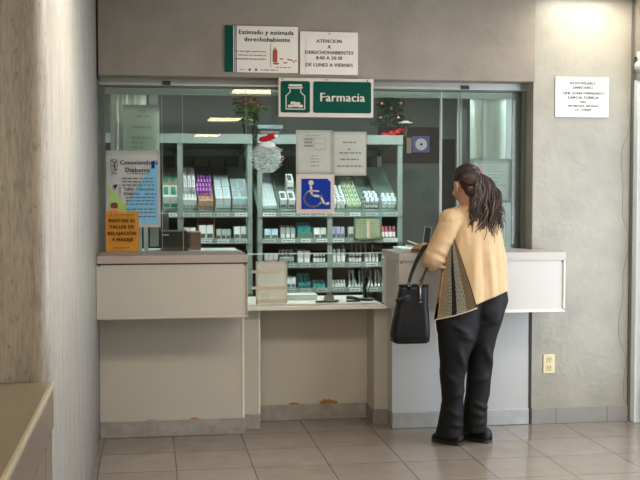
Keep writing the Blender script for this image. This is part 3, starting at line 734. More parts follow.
bm = mb(); box(bm, -.2, .2, 7.25, 7.7, .45, .52, bev=.02); obj('seat', bm, M_black, t, True)
bm = mb(); tube(bm, [(0, 7.45, .45), (0, 7.45, .06)], .025, 8); obj('column', bm, M_dark, t, True)
bm = mb()
for k in range(5): tube(bm, [(0, 7.45, .08), (.26 * math.cos(k * 1.2566), 7.45 + .26 * math.sin(k * 1.2566), .025)], .02, 6)
obj('star_base', bm, M_dark, t)
# inner worktops behind the counters
for a, b, n in ((-.28, .553, 'left'), (1.62, 2.34, 'right')):
    bm = mb(); box(bm, a, b, 6.76, 7.25, 1.05, 1.09, bev=.003); tag(obj('inner_worktop', bm, M_aluG), 'inner worktop behind the %s counter' % n, 'worktop', kind='structure')
    bm = mb(); box(bm, a, b, 6.80, 7.2, 0, 1.05); tag(obj('inner_cabinet', bm, M_inside), 'inner cabinet under the %s worktop' % n, 'cabinet', kind='structure')
# items on ledge behind the lower pane
t = thing('spring_clip', 'steel spring clip lying on the service ledge behind the glass', 'clip', (1.11, 6.80, .765))
bm = mb(); prism(bm, [(1.075, .775), (1.145, .775), (1.138, .805), (1.125, .812), (1.12, .83), (1.10, .83), (1.095, .812), (1.082, .805)], 6.785, 6.815); obj('jaw', bm, M_steel, t)
bm = mb(); tube(bm, [(1.02, 6.76, .775), (1.07, 6.79, .770), (1.16, 6.80, .772), (1.175, 6.82, .775)], [.006, .010, .010, .006], 8); obj('lever', bm, M_black, t, True)
bm = mb(); tube(bm, [(1.09, 6.80, .80), (1.10, 6.80, .835), (1.12, 6.80, .838), (1.125, 6.80, .80)], .003, 6); obj('loop', bm, M_steel, t)
t = thing('barcode_scanner', 'black scanner on a slim stand on the ledge beside the right counter', 'scanner', (1.36, 6.9, .765))
bm = mb(); ell(bm, (1.36, 6.88, .776), (.06, .05, .011)); obj('foot', bm, M_black, t, True)
bm = mb(); tube(bm, [(1.36, 6.88, .78), (1.352, 6.89, .86), (1.358, 6.88, .94)], [.016, .011, .013], 10); obj('stem', bm, M_black, t, True)
bm = mb(); box(bm, 1.335, 1.378, 6.82, 6.90, .92, .985, bev=.012); obj('scanner_head', bm, M_black, t, True)
bm = mb(); tube(bm, [(1.378, 6.88, .96), (1.40, 6.90, .90), (1.385, 6.92, .82), (1.41, 6.88, .775)], .004, 6); obj('cable', bm, M_black, t, True)
t = thing('small_stapler', 'small black stapler lying left of the scanner stand', 'stapler', (1.27, 6.82, .765))
bm = mb(); box(bm, 1.225, 1.31, 6.80, 6.835, .766, .775, bev=.003); obj('base', bm, M_black, t)
bm = mb(); tube(bm, [(1.225, 6.818, .792), (1.26, 6.818, .79), (1.312, 6.818, .78)], [.012, .012, .007], 8); obj('arm', bm, M_black, t, True)
bm = mb(); box(bm, .86, 1.06, 6.95, 7.1, .766, .80); tag(obj('paper_tray', bm, mat('pale grey tray', (.50, .54, .52), .5)), 'pale grey tray on the ledge right of the taped white sheet', 'tray')

# ================================================================== SIGNS AND PAPERS
def board(name, x0, x1, z0, z1, y, th, m, label, cat, tilt=0, bev=.002, group=None):
    t = thing(name, label, cat, ((x0 + x1) / 2, y, (z0 + z1) / 2), group)
    bm = mb(); box(bm, x0, x1, y, y + th, z0, z1, bev=bev); obj('panel', bm, m, t)
    return t
# Farmacia sign
t = board('pharmacy_sign', .762, 1.336, 1.905, 2.137, 6.53, .012, M_sign, 'green pharmacy sign with jar symbol hanging over the window', 'sign')
def rrect(x0, x1, z0, z1, r, n=6):
    P = []
    for cx, cz, a0 in [(x1 - r, z1 - r, 0), (x0 + r, z1 - r, PI / 2), (x0 + r, z0 + r, PI), (x1 - r, z0 + r, 1.5 * PI)]:
        for k in range(n + 1): P.append((cx + r * math.cos(a0 + PI / 2 * k / n), cz + r * math.sin(a0 + PI / 2 * k / n)))
    return P
bm = mb(); prism(bm, rrect(.774, .950, 1.931, 2.118, .012), 6.527, 6.530); p1 = obj('symbol_field', bm, M_green, t)
bm = mb(); prism(bm, rrect(.970, 1.322, 1.931, 2.118, .012), 6.527, 6.530); p2 = obj('word_field', bm, M_green, t)
bm = mb()
J = [(.830, 2.075), (.830, 2.052), (.806, 2.030), (.806, 1.952), (.918, 1.952), (.918, 2.030), (.894, 2.052), (.894, 2.075)]
def strokes(bm, pts, wd, y0, y1):
    for (ax, az), (bx, bz) in zip(pts, pts[1:]):
        d = Vector((bx - ax, bz - az)); n = Vector((-d.y, d.x)).normalized() * wd / 2; e = d.normalized() * wd / 2
        prism(bm, [(ax - e.x - n.x, az - e.y - n.y), (bx + e.x - n.x, bz + e.y - n.y), (bx + e.x + n.x, bz + e.y + n.y), (ax - e.x + n.x, az - e.y + n.y)], y0, y1)
strokes(bm, J + [J[0]], .006, 6.5255, 6.527)
prism(bm, [(.818, 2.075), (.906, 2.075), (.906, 2.083), (.818, 2.083)], 6.5255, 6.527); prism(bm, [(.822, 2.087), (.902, 2.087), (.902, 2.099), (.822, 2.099)], 6.5255, 6.527)
for x, z in [(.832, 1.97), (.862, 1.972), (.892, 1.97), (.848, 1.988), (.876, 1.985)]:
    prism(bm, rrect(x - .016, x + .016, z - .008, z + .008, .008), 6.5252, 6.527)
obj('jar_symbol', bm, M_sign, p1)
letters(p2, [('Farmacia', 1.146, 2.022, .073, 'CENTER', .028)], 6.5262, M_sign)
for x, z in [(.785, 2.128), (1.05, 2.128), (1.30, 2.125)]:
    bm = mb(); disc(bm, x, z, .004, 6.527, 6.530, 10); obj('screw', bm, M_ink, t)
# Estimado poster
t = board('notice_poster', .445, .880, 2.166, 2.440, 6.54, .007, M_sign2, 'white notice with green left border above the window, beside the hours sign', 'poster')
bm = mb(); box(bm, .445, .494, 6.5385, 6.54, 2.166, 2.440); obj('green_border', bm, M_green, t)
bm = mb(); box(bm, .500, .504, 6.5385, 6.54, 2.166, 2.440); box(bm, .508, .514, 6.5385, 6.54, 2.166, 2.440); obj('border_line', bm, mat('violet line', (.12, .08, .14), .5), t)
letters(t, [('Estimado y estimada', .690, 2.402, .037, 'CENTER', .035), ('derechohabiente', .695, 2.360, .038, 'CENTER', .03)], 6.5392, M_inkN)
letters(t, [('Si te falta algún medicamento', .688, 2.290, .015, 'RIGHT', .02), ('infórmese de inmediato al', .688, 2.268, .015, 'RIGHT', .02), ('administrador de esta unidad.', .688, 2.246, .015, 'RIGHT', .02)], 6.5392, M_inkG, 'small_print')
bm = mb(); box(bm, .7145, .717, 6.5388, 6.54, 2.20, 2.335); obj('divider_line', bm, M_inkN, t)
bm = mb(); prism(bm, rrect(.728, .756, 2.228, 2.30, .006), 6.5388, 6.54); prism(bm, rrect(.734, .75, 2.296, 2.312, .004), 6.5386, 6.54)
prism(bm, rrect(.73, .765, 2.215, 2.226, .005), 6.5388, 6.54)
obj('bottle_picture', bm, mat('amber red print', (.35, .06, .03), .5), t)
bm = mb(); prism(bm, rrect(.733, .752, 2.306, 2.316, .003), 6.5383, 6.54); obj('bottle_cap_picture', bm, M_btan, t)
bm = mb(); rnd = random.Random(2)
for k in range(9): x = .775 + k * .0115; z = 2.236 + rnd.uniform(-.012, .014); prism(bm, rrect(x - .006, x + .006, z - .0035, z + .0035, .003), 6.5388, 6.54)
obj('pills_picture', bm, mat('dark red pill print', (.30, .05, .04), .5), t)
bm = mb(); scribble(bm, .745, .84, 2.198, .004, 6.5392, 4); scribble(bm, .53, .56, 2.182, .004, 6.5392, 1); scribble(bm, .655, .76, 2.182, .005, 6.5392, 1)
prism(bm, rrect(.585, .597, 2.175, 2.19, .003), 6.5388, 6.54); prism(bm, rrect(.623, .635, 2.175, 2.19, .003), 6.5388, 6.54); obj('fine_print', bm, M_inkG, t)
# hours sign
t = board('hours_sign', .892, 1.243, 2.160, 2.415, 6.54, .006, M_sign2, 'cream sign with customer attention hours on the header', 'sign')
bm = mb(); box(bm, .925, 1.205, 6.5375, 6.54, 2.178, 2.385, bev=.001); obj('inner_sheet', bm, mat('light card', (.74, .68, .61), .5), t)
letters(t, [('ATENCION', 1.068, 2.358, .029, 'CENTER', .03), ('A', 1.068, 2.324, .029, 'CENTER', .03), ('DERECHOHABIENTES', 1.068, 2.290, .029, 'CENTER', .03), ('8:00 A 20:30', 1.068, 2.258, .029, 'CENTER', .03), ('DE LUNES A VIERNES', 1.068, 2.216, .029, 'CENTER', .03)], 6.5369)
bm = mb(); disc(bm, 1.068, 2.403, .004, 6.5375, 6.54, 8); obj('screw', bm, M_ink, t)
# responsible person sign on right wall
t = board('sanitary_sign', 2.499, 2.850, 1.925, 2.174, YP - .008, .006, M_signW, 'white printed sign fixed on the plaster wall at the right', 'sign')
yy = YP - .0088
letters(t, [('RESPONSABLE', 2.678, 2.135, .0245, 'CENTER', .045), ('SANITARIO', 2.680, 2.108, .0245, 'CENTER', .045), ('QFB. JUAN FERNANDO', 2.684, 2.073, .0245, 'CENTER', .045), ('GARCIA ZUÑIGA', 2.680, 2.046, .0245, 'CENTER', .045), ('UAZ', 2.680, 2.020, .019, 'CENTER', .045), ('MATRICULA 10276267', 2.680, 1.994, .019, 'CENTER', .045), ('CP. 1729669', 2.680, 1.970, .019, 'CENTER', .045)], yy)
bm = mb(); disc(bm, 2.675, 2.163, .004, YP - .0095, YP - .008, 8); obj('screw', bm, M_ink, t)
bm = mb(); box(bm, 2.534, 2.537, YP - .0085, YP - .0078, 1.94, 2.145); obj('brown_stain', bm, mat('brown stain', (.30, .22, .16), .7), t)
# accessible sign
t = board('wheelchair_sign', .893, 1.132, 1.325, 1.567, 6.728, .006, M_sign, 'blue wheelchair symbol sign with beige border on the window', 'sign')
bm = mb(); P = [(.925, 1.352), (1.108, 1.352), (1.108, 1.52), (1.088, 1.540), (.925, 1.540)]; prism(bm, P, 6.7255, 6.728); f = obj('blue_field', bm, M_blue, t)
bm = mb(); disc(bm, .985, 1.515, .016, 6.7235, 6.7255, 18)
strokes(bm, [(.984, 1.490), (.990, 1.435), (1.045, 1.432), (1.070, 1.380), (1.092, 1.388)], .014, 6.7235, 6.7255)
strokes(bm, [(.988, 1.465), (1.030, 1.463)], .010, 6.7235, 6.7255)
C = [(.998 + .055 * math.cos(a), 1.418 + .050 * math.sin(a)) for a in [math.radians(115 + k * 12.5) for k in range(18)]]
strokes(bm, C, .009, 6.7235, 6.7255)
obj('wheelchair_symbol', bm, M_sign, f)
# grey papers
def paper(name, x0, x1, z0, z1, y, m, label, curl=.004, tilt=0, cat='paper'):
    t = thing(name, label, cat, ((x0 + x1) / 2, y, (z0 + z1) / 2))
    n = 10; g = []
    for i in range(n):
        row = []
        for j in range(n):
            u, v = j / (n - 1), i / (n - 1); x = lerp(x0, x1, u); z = lerp(z1, z0, v)
            row.append((x + tilt * (z - z0), y - curl * abs(math.sin(3 * u + 2 * v + x0 * 7)) * (abs(2 * v - 1) ** 2), z + tilt * .6 * (x - x0) * -1))
        g.append(row)
    bm = mb(); sheet(bm, g); bmesh.ops.solidify(bm, geom=bm.faces[:], thickness=.0006); obj('sheet', bm, m, t, True)
    return t
t = paper('taped_notice', .893, 1.122, 1.566, 1.840, 6.740, M_paperG, 'left of two grey notices taped above the wheelchair sign')
bm = mb(); y = 6.7335
for a, b, z in [(.945, 1.0, 1.783), (.945, .995, 1.763), (.945, 1.0, 1.743)]: box(bm, a, b, y, y + .001, z - .006, z + .006)
strokes(bm, [(1.01, 1.79), (1.075, 1.79), (1.075, 1.72), (1.01, 1.72), (1.01, 1.79)], .0018, y, y + .001); strokes(bm, [(1.01, 1.755), (1.075, 1.755)], .0018, y, y + .001)
for z in (1.68, 1.662, 1.643, 1.62): scribble(bm, .985, 1.035, z, .004, y, int(z * 1000))
scribble(bm, .955, 1.04, 1.805, .003, y, 5)
obj('faint_print', bm, mat('faint grey ink', (.30, .29, .27), .8), t)
t = paper('taped_notice', 1.122, 1.335, 1.560, 1.832, 6.737, M_paperG, 'right of two grey notices taped above the wheelchair sign')
bm = mb(); y = 6.7305
for a, b, z in [(1.185, 1.27, 1.765), (1.215, 1.235, 1.722), (1.165, 1.30, 1.70), (1.17, 1.285, 1.660), (1.15, 1.31, 1.618)]: scribble(bm, a, b, z, .008, y, int(z * 999))
obj('faint_print', bm, mat('faint grey ink 2', (.24, .23, .21), .8), t)
# orange notice
t = paper('orange_notice', -.266, -.066, 1.102, 1.342, 6.722, M_orange, 'orange paper notice taped low at the left end of the window', .003)
letters(t, [('INVITAN AL', -.164, 1.285, .0285, 'CENTER', .03), ('TALLER DE', -.166, 1.247, .0285, 'CENTER', .03), ('RELAJACIÓN', -.166, 1.208, .0285, 'CENTER', .03), ('Y MASAJE', -.162, 1.170, .0285, 'CENTER', .03)], 6.7165)
bm = mb(); scribble(bm, -.235, -.09, 1.322, .003, 6.7165, 1); scribble(bm, -.215, -.12, 1.122, .004, 6.7165, 2); obj('fine_print', bm, mat('brown ink', (.22, .08, .01), .7), t)
# diabetes poster
t = paper('diabetes_poster', -.258, .065, 1.245, 1.708, 6.742, M_white, 'white diabetes workshop poster with blue triangle at the left', .001)
yp = 6.7395
bm = mb(); prism(bm, [(.048, 1.265), (.048, 1.66), (.010, 1.61), (-.135, 1.385), (-.135, 1.265)], yp, yp + .0008); obj('blue_triangle', bm, M_sky, t)
bm = mb(); prism(bm, [(-.24, 1.30), (-.24, 1.50), (-.14, 1.37), (-.14, 1.30)], yp + .0002, yp + .0009); obj('green_corner', bm, M_lime, t)
bm = mb(); prism(bm, rrect(-.232, -.185, 1.30, 1.385, .02), yp - .0004, yp + .0005); obj('figure_print', bm, mat('skin tone print', (.62, .30, .14), .6), t)
bm = mb(); prism(bm, rrect(-.232, -.190, 1.36, 1.395, .012), yp - .0008, yp + .0002); obj('hair_print', bm, mat('brown hair print', (.16, .05, .02), .6), t)
letters(t, [('Conociendo la', -.062, 1.635, .037, 'CENTER', .018), ('Diabetes', -.072, 1.590, .040, 'CENTER', .018)], yp - .0008)
bm = mb(); box(bm, -.135, -.005, yp - .001, yp, 1.567, 1.570); sd = 10
for z in (1.540, 1.520, 1.500): scribble(bm, -.16, .03, z, .006, yp - .001, sd := sd + 1)
for z in (1.425, 1.405, 1.385, 1.355, 1.335, 1.31): scribble(bm, -.14, .035, z, .006, yp - .001, sd := sd + 1)
obj('fine_print', bm, M_inkG, t)
letters(t, [('Taller  Educativo', -.155, 1.475, .026, 'LEFT', .016), ('Diabetes', -.155, 1.448, .026, 'LEFT', .016)], yp - .0008, name='subtitle')
scr = mb(); scribble(scr, -.03, .04, 1.446, .007, yp - .001, 77); obj('subtitle_print', scr, M_inkG, t)
# institutional emblem: rounded frame with stylised bird strokes, letters under it
bm = mb(); e = rrect(-.228, -.192, 1.585, 1.655, .012); strokes(bm, e + [e[0]], .003, yp - .001, yp)
strokes(bm, [(-.222, 1.648), (-.205, 1.63), (-.198, 1.645)], .005, yp - .001, yp); strokes(bm, [(-.205, 1.63), (-.21, 1.60), (-.198, 1.592)], .006, yp - .001, yp); strokes(bm, [(-.222, 1.62), (-.20, 1.612)], .004, yp - .001, yp)
text_bm(bm, [])
obj('emblem', bm, M_inkN, t)
letters(t, [('IMSS', -.210, 1.570, .017, 'CENTER', .014)], yp - .001, M_inkN, 'emblem_letters')
bm = mb(); prism(bm, rrect(.012, .032, 1.60, 1.645, .004), yp - .001, yp); obj('blue_badge', bm, M_blue, t)
bm = mb(); prism(bm, [(-.215, 1.50), (-.19, 1.505), (-.205, 1.47)], yp - .001, yp); obj('blue_mark', bm, M_blue, t)
# faint phone list behind glass
t = paper('phone_list', -.155, .062, 1.62, 1.985, 6.775, mat('pale green paper', (.50, .56, .50), .8), 'pale green telephone list above the diabetes poster', .003)
letters(t, [('IMSS', -.045, 1.945, .024, 'CENTER', .004), ('UMF 10', -.045, 1.915, .024, 'CENTER', .004), ('FARMACIA', -.045, 1.85, .024, 'CENTER', .004), ('TELEFONOS', -.045, 1.785, .024, 'CENTER', .004), ('977 42', -.07, 1.755, .024, 'CENTER', .004), ('977 74', -.07, 1.725, .024, 'CENTER', .004), ('977 75', -.07, 1.695, .024, 'CENTER', .004), ('EXT. 31407', -.045, 1.645, .022, 'CENTER', .004)], 6.7705, mat('soft grey ink', (.20, .23, .21), .8))
# sheet behind right
t = paper('printed_sheet', 2.015, 2.29, 1.39, 1.67, 6.775, mat('pale printed sheet', (.56, .62, .58), .8), 'pale printed sheet behind the glass at the right end of the window', .002)
bm = mb(); sd = 40
for i, z in enumerate([1.645, 1.635, 1.618, 1.603, 1.588, 1.566, 1.55, 1.52, 1.50]): scribble(bm, 2.06, 2.25 - .018 * (i % 4), z, .004, 6.7715, sd := sd + 1)
obj('fine_print', bm, mat('soft ink', (.24, .27, .26), .8), t)
# taped sheet on lower pane
t = paper('taped_sheet', .640, .835, .772, 1.035, 6.712, M_paperC, 'cream blank sheet with three tan tapes on the low glass', .002)
for a, b, z in [(.615, .80, .97), (.615, .825, .870), (.665, .825, .790)]:
    bm = mb(); box(bm, a, b, 6.7075, 6.7085, z - .009, z + .009); obj('tape', bm, M_tape, t)
bm = mb(); strokes(bm, [(.675, .835), (.72, .835), (.72, .805), (.675, .805), (.675, .835)], .002, 6.7078, 6.7088); scribble(bm, .68, .715, .82, .006, 6.708, 3); obj('stamp', bm, M_tape, t)
# cream notice hung on the rack
t = paper('rack_notice', 1.520, 1.735, 1.095, 1.262, 8.150, mat('pale yellow notice', (.55, .60, .40), .7), 'pale yellow two-column notice hanging on the right rack', .002)
bm = mb(); sd = 60
for i in range(8):
    z = 1.235 - i * .0165; scribble(bm, 1.53, 1.61, z, .005, 8.1475, sd := sd + 1); scribble(bm, 1.645, 1.725, z, .005, 8.1475, sd := sd + 1)
obj('fine_print', bm, mat('olive ink', (.25, .32, .22), .8), t)
bm = mb(); box(bm, 1.62, 1.638, 8.1470, 8.148, 1.105, 1.25); obj('pink_stripe', bm, mat('pink tint', (.62, .45, .36), .7), t)
bm = mb(); prism(bm, [(1.525, 1.262), (1.575, 1.262), (1.55, 1.248)], 8.147, 8.1485); prism(bm, [(1.69, 1.262), (1.735, 1.262), (1.735, 1.245)], 8.147, 8.1485); obj('blue_corner', bm, mat('corner blue', (.03, .25, .45), .5), t)
# tinsel ornament hanging on the glass
t = thing('tinsel_ornament', 'silver tinsel ornament with red top hanging on the window', 'ornament', (.715, 6.71, 1.70))
bm = mb(); rnd = random.Random(9)
for k in range(260):
    a = rnd.uniform(0, 2 * PI); r = math.sqrt(rnd.random()); x = .712 + .098 * r * math.cos(a); z = 1.675 + .098 * r * math.sin(a)
    z = z if z < 1.75 else 1.75 - rnd.uniform(0, .05)
    an = rnd.uniform(-.5, .5); l = rnd.uniform(.018, .04)
    p = Vector((x, 6.727 - .022 * (1 - r) - rnd.uniform(0, .006), z)); d = Vector((math.cos(an), rnd.uniform(-.15, .05), math.sin(an))) * l
    tube(bm, [p - d / 2, p + Vector((0, -.003, -.004)), p + d / 2], [.002, .005, .002], 5, flat=(1, .5))
obj('silver_strands', bm, M_tinsel, t)
bm = mb(); ell(bm, (.712, 6.732, 1.672), (.088, .008, .086), sub=3); obj('silver_backing', bm, mat('pale foil', (.50, .62, .60), .35, metal=.3, var=.3, scale=60), t, True)
bm = mb(); ell(bm, (.715, 6.72, 1.745), (.052, .012, .022)); obj('white_band', bm, M_white, t, True)
bm = mb()
for k in range(60):
    x = rnd.uniform(.672, .755); z = 1.775 + (x - .67) * .28 + rnd.uniform(-.016, .018); an = rnd.uniform(-.2, .9); d = Vector((math.cos(an), 0, math.sin(an))) * .014
    tube(bm, [Vector((x, 6.72, z)) - d, Vector((x, 6.712, z)) , Vector((x, 6.72, z)) + d], [.002, .006, .002], 5)
obj('red_strands', bm, M_red, t)
bm = mb(); ell(bm, (.765, 6.72, 1.800), (.014,) * 3); obj('white_pompom', bm, M_white, t, True)
# outlet
t = thing('wall_outlet', 'ivory double electrical outlet low on the plaster wall', 'outlet', (2.475, YP, .38))
bm = mb(); box(bm, 2.437, 2.513, YP - .008, YP, .318, .438, bev=.003); pl = obj('cover_plate', bm, M_outlet, t)
for z in (.352, .405):
    bm = mb(); prism(bm, rrect(2.457, 2.493, z - .019, z + .019, .012), YP - .011, YP - .008); sk = obj('socket', bm, mat('socket ivory', (.58, .49, .28), .4), t)
    bm = mb(); box(bm, 2.466, 2.469, YP - .0118, YP - .011, z, z + .010); box(bm, 2.481, 2.484, YP - .0118, YP - .011, z, z + .010); disc(bm, 2.475, z - .009, .003, YP - .0118, YP - .011, 8); obj('slots', bm, M_ink, sk)
# ================================================================== PERSON
HC = Vector((1.788, 6.08, 1.505))
body = mb()
fw = Vector((-.62, .785, 0)).normalized(); lf = Vector((-fw.y, fw.x, 0)); up = Vector((0, 0, 1))   # facing, her left side
def W(o, a, b, c): return Vector(o) + fw * a + lf * b + up * c
yaw = math.atan2(-fw.x, fw.y)                          # rotation of +Y onto facing direction
RZ = Matrix.Rotation(yaw, 3, 'Z')
hfw = Vector((-.38, .90, -.3)).normalized()           # head turned further to her left and slightly down
hyaw = math.atan2(-hfw.x, hfw.y); HR = Matrix.Rotation(hyaw, 3, 'Z') @ Matrix.Rotation(-.30, 3, 'X')
def Hd(x, y, z): return HC + HR @ Vector((x, y, z))    # head local: y forward, x to her right, z up
# head
ell(body, Hd(0, -.006, .010), (.072, .088, .088), HR, sub=3)
ell(body, Hd(0, .030, -.042), (.056, .062, .066), HR, sub=3)
ell(body, Hd(0, .058, -.088), (.030, .028, .022), HR)           # chin
ell(body, Hd(0, .088, -.030), (.011, .014, .020), HR)           # nose
ell(body, Hd(0, .088, -.064), (.020, .010, .010), HR)           # lips
for s in (-1, 1):
    ell(body, Hd(s * .040, .062, -.036), (.022, .020, .020), HR) # cheek
    ell(body, Hd(s * .080, .000, -.018), (.009, .018, .030), HR @ Matrix.Rotation(.25, 3, 'X'), sub=3)
    tube(body, [Hd(s * (.087 + .004 * math.cos(a)), -.002 - .018 * math.cos(a), -.018 + .030 * math.sin(a)) for a in [-1.9 + 3.8 * k / 9 for k in range(10)]], [.005] * 10, 8)
PC = Vector((1.812, 6.075, .80))                       # pelvis centre
NB = Vector((1.800, 6.09, 1.345))                      # neck base
capsule(body, NB, Hd(0, -.022, -.05), .056, .050)
# torso
for p, r in [((PC + up * .02), (.12, .08, .12)), (PC + up * .16 , (.10, .07, .13)), (PC + up * .33 , (.10, .065, .13)), (PC + up * .47, (.12, .06, .08))]:
    ell(body, p, r, RZ, sub=3)
SHL = Vector((1.672, 6.02, 1.305)); SHR = Vector((1.945, 6.15, 1.305))
ELL = Vector((1.590, 6.035, 1.065)); WRL = Vector((1.586, 6.265, 1.138))
ELR = Vector((1.982, 6.10, 1.05)); WRR = Vector((2.012, 6.09, .865))
capsule(body, SHL, ELL, .048, .040); capsule(body, ELL, WRL, .038, .026)
capsule(body, SHR, ELR, .048, .038); capsule(body, ELR, WRR, .036, .025)
def hand(bm, w, d, n, side):
    """w wrist, d pointing direction, n back-of-hand normal, side = +1/-1 thumb side"""
    d = d.normalized(); n = (n - d * n.dot(d)).normalized(); s = d.cross(n) * side
    R = Matrix((s, d, n)).transposed()
    ell(bm, w + d * .045, (.038, .050, .015), R, sub=3); capsule(bm, w - d * .01, w + d * .02, .024, .022, 10, 3)
    for k, (off, L) in enumerate([(.028, .068), (.010, .078), (-.009, .072), (-.027, .056)]):
        b = w + d * .078 + s * off
        p1 = b + d * L * .42 - n * .010; p2 = p1 + d * L * .25 - n * .022; p3 = p2 + d * L * .10 - n * .024
        for a, c, r0, r1 in ((b, p1, .0088, .0082), (p1, p2, .0082, .0075), (p2, p3, .0075, .0065)): capsule(bm, a, c, r0, r1, 8, 2)
    t0 = w + d * .02 + s * .028; t1 = t0 + d * .032 + s * .022 - n * .010; t2 = t1 + d * .030 + s * .002 - n * .014
    capsule(bm, t0, t1, .011, .010, 8, 2); capsule(bm, t1, t2, .010, .0075, 8, 2)
hand(body, WRL, Vector((-.25, .95, -.04)), Vector((-.25, -.1, .95)), 1)
hand(body, WRR, Vector((.02, .0, -1)), Vector((.9, -.3, 0)), 1)
# legs
HL = Vector((1.725, 6.02, .78)); HRr = Vector((1.90, 6.10, .78))
KL = Vector((1.715, 6.06, .46)); KR = Vector((1.882, 6.12, .46))
AL = Vector((1.722, 6.125, .08)); AR = Vector((1.898, 6.155, .08))
for h, k, a in ((HL, KL, AL), (HRr, KR, AR)):
    capsule(body, h, k, .085, .055); capsule(body, k, a, .052, .030)
person = obj('person', body, M_skin)
remesh(person, .0045, 3, .5)
tag(person, 'woman seen from behind in beige knit top and black trousers at the counter, long ponytail', 'person')
# face details
for s in (-1, 1):
    bm = mb(); ell(bm, Hd(s * .028, .076, -.006), (.010, .006, .005), HR); e = obj('eye', bm, M_white, person, True)
    bm = mb(); ell(bm, Hd(s * .028, .081, -.006), (.004, .002, .004), HR); obj('pupil', bm, M_ink, e, True)
    bm = mb(); tube(bm, [Hd(s * .016, .088, .014), Hd(s * .03, .087, .019), Hd(s * .046, .078, .014)], [.002, .003, .0015], 6); obj('eyebrow', bm, M_hair, person, True)
bm = mb(); ell(bm, Hd(0, .098, -.064), (.017, .004, .006), HR); obj('lips', bm, mat('lip', (.35, .10, .08), .4), person, True)
# hair cap
bm = mb()
vs = ell(bm, Hd(0, -.014, .018), (.080, .094, .090), HR, sub=4)
for v in vs:
    l = HR.inverted() @ (v.co - HC)
    n_ = noise.noise(Vector((l.x * 60, l.z * 14, 2))) * .0025
    # hairline: pull the surface inside the head over face and around the ears
    cut = (l.y > .045 - max(0, l.z - .045) * -1.1 and l.z < .075) or (l.z < -.055 and l.y > -.03) or (l.y > .034 and l.z < .022) or (l.y > .012 and l.z < -.012) or (abs(l.x) > .04 and -.022 < l.y < .03 and l.z < .016)
    if cut: v.co = HC + (v.co - HC) * .80
    else:
        v.co += (v.co - HC).normalized() * n_
    if l.z < -.055: v.co += up * (-.055 - l.z) * .6
ell(bm, Hd(0, -.046, -.046), (.058, .044, .056), HR, sub=3)
hair = obj('hair', bm, M_hair, person, True)
TIE = HC + Vector((.048, -.070, .060))
bm = mb()
for k in range(46):     # combed strands over the cap towards the hair tie
    a = -1.5 + 3.0 * k / 45
    st = [Vector((.074 * math.sin(a), .052 * math.cos(a) - .0, .035 + .05 * math.cos(a))), Vector((.078 * math.sin(a), -.01, .02 + .084 * math.cos(a)))]
    pts = []
    tl = HR.inverted() @ (TIE - HC)
    for i in range(7):
        t_ = i / 6; q = (st[0] * (1 - t_) + st[1] * t_) if t_ < .5 else (st[0] * .5 + st[1] * .5).lerp(tl, (t_ - .5) * 2)
        q = q.normalized(); rr = 1 / math.sqrt((q.x / .083) ** 2 + (q.y / .097) ** 2 + (q.z / .094) ** 2)
        pts.append(HC + HR @ (q * rr + Vector((0, -.014, .018))))
    tube(bm, pts, [.002, .003, .0035, .0035, .003, .003, .003], 5, mi=int(k % 4 == 0))
for k in range(64):     # strands swept up from behind the ears and the nape
    u = -1 + 2 * k / 63; st = Vector((.078 * math.sin(u * 1.45), -.006 - .075 * math.cos(u * 1.45) * .95, .012 - .075 * math.cos(u * 1.2)))
    pts = []
    for i in range(7):
        t_ = i / 6; q = st.lerp(tl, t_).normalized(); rr = 1 / math.sqrt((q.x / .0815) ** 2 + (q.y / .096) ** 2 + (q.z / .092) ** 2)
        pts.append(HC + HR @ (q * rr + Vector((0, -.014, .016))))
    tube(bm, pts, [.002, .003, .0035, .0035, .0032, .003, .003], 5, mi=int(k % 3 == 0))
obj('combed_hair', bm, [M_hair, M_hairB], person, True)
bm = mb(); tube(bm, [TIE + Vector((.014 * math.cos(a), .010 * math.sin(a), .012 * math.cos(a) * .6 + .012 * math.sin(a))) for a in [2 * PI * k / 14 for k in range(14)]], .007, 8, closed=True)
obj('hair_tie', bm, mat('pink hair tie', (.50, .10, .20), .5), person, True)
# ponytail: many wavy tapering locks
bm = mb(); rnd = random.Random(11)
for k in range(150):
    u = rnd.uniform(-1, 1); side = u * .070; dep = rnd.uniform(-1, 1)
    L = rnd.uniform(.27, .42) * (1 - .22 * abs(u)); ph = rnd.choice([0, 1.1, 2.2, 3.6]) + rnd.uniform(-.4, .4) + u * 3; am = rnd.uniform(.009, .019); n = 18
    pts = []; rd = []
    endx = .075 + side * 1.0 + (.02 if u > 0 else 0) - .03
    for i in range(n):
        t_ = i / (n - 1); bulge = math.sin(min(1, t_ * 1.35) * PI / 2)
        x = lerp(0, endx, t_ ** .8) - .018 * bulge + side * .62 * bulge * (1 - t_ * .4) + am * bulge * t_ ** .5 * math.sin(t_ * 17 + ph) + .018 * math.sin(t_ * PI)
        y = -.012 - .030 * math.sin(min(1, t_ * 2.2) * PI / 2) + dep * .018 * bulge + .012 * t_ * math.cos(t_ * 17 + ph) + .015 * t_
        z = -L * t_ ** 1.15 + .012 * math.sin(t_ * 3.1) * 1
        pts.append(TIE + Vector((x, y, z))); rd.append(.0062 * (1 - .78 * t_ ** 2) if i else .004)
    tube(bm, pts, rd, 5, flat=(1.2, .7), mi=k % 3 == 0)
obj('ponytail', bm, [M_hair, M_hairB], person, True)
# ---------------- trousers
def rings_along(cs, n=28):
    R = []
    for (c, rx, ry, ang) in cs:
        ca, sa = math.cos(ang), math.sin(ang)
        R.append([Vector((c[0] + rx * math.cos(q) * ca - ry * math.sin(q) * sa, c[1] + rx * math.cos(q) * sa + ry * math.sin(q) * ca, c[2])) for q in [2 * PI * k / n for k in range(n)]])
    return R
bm = mb()
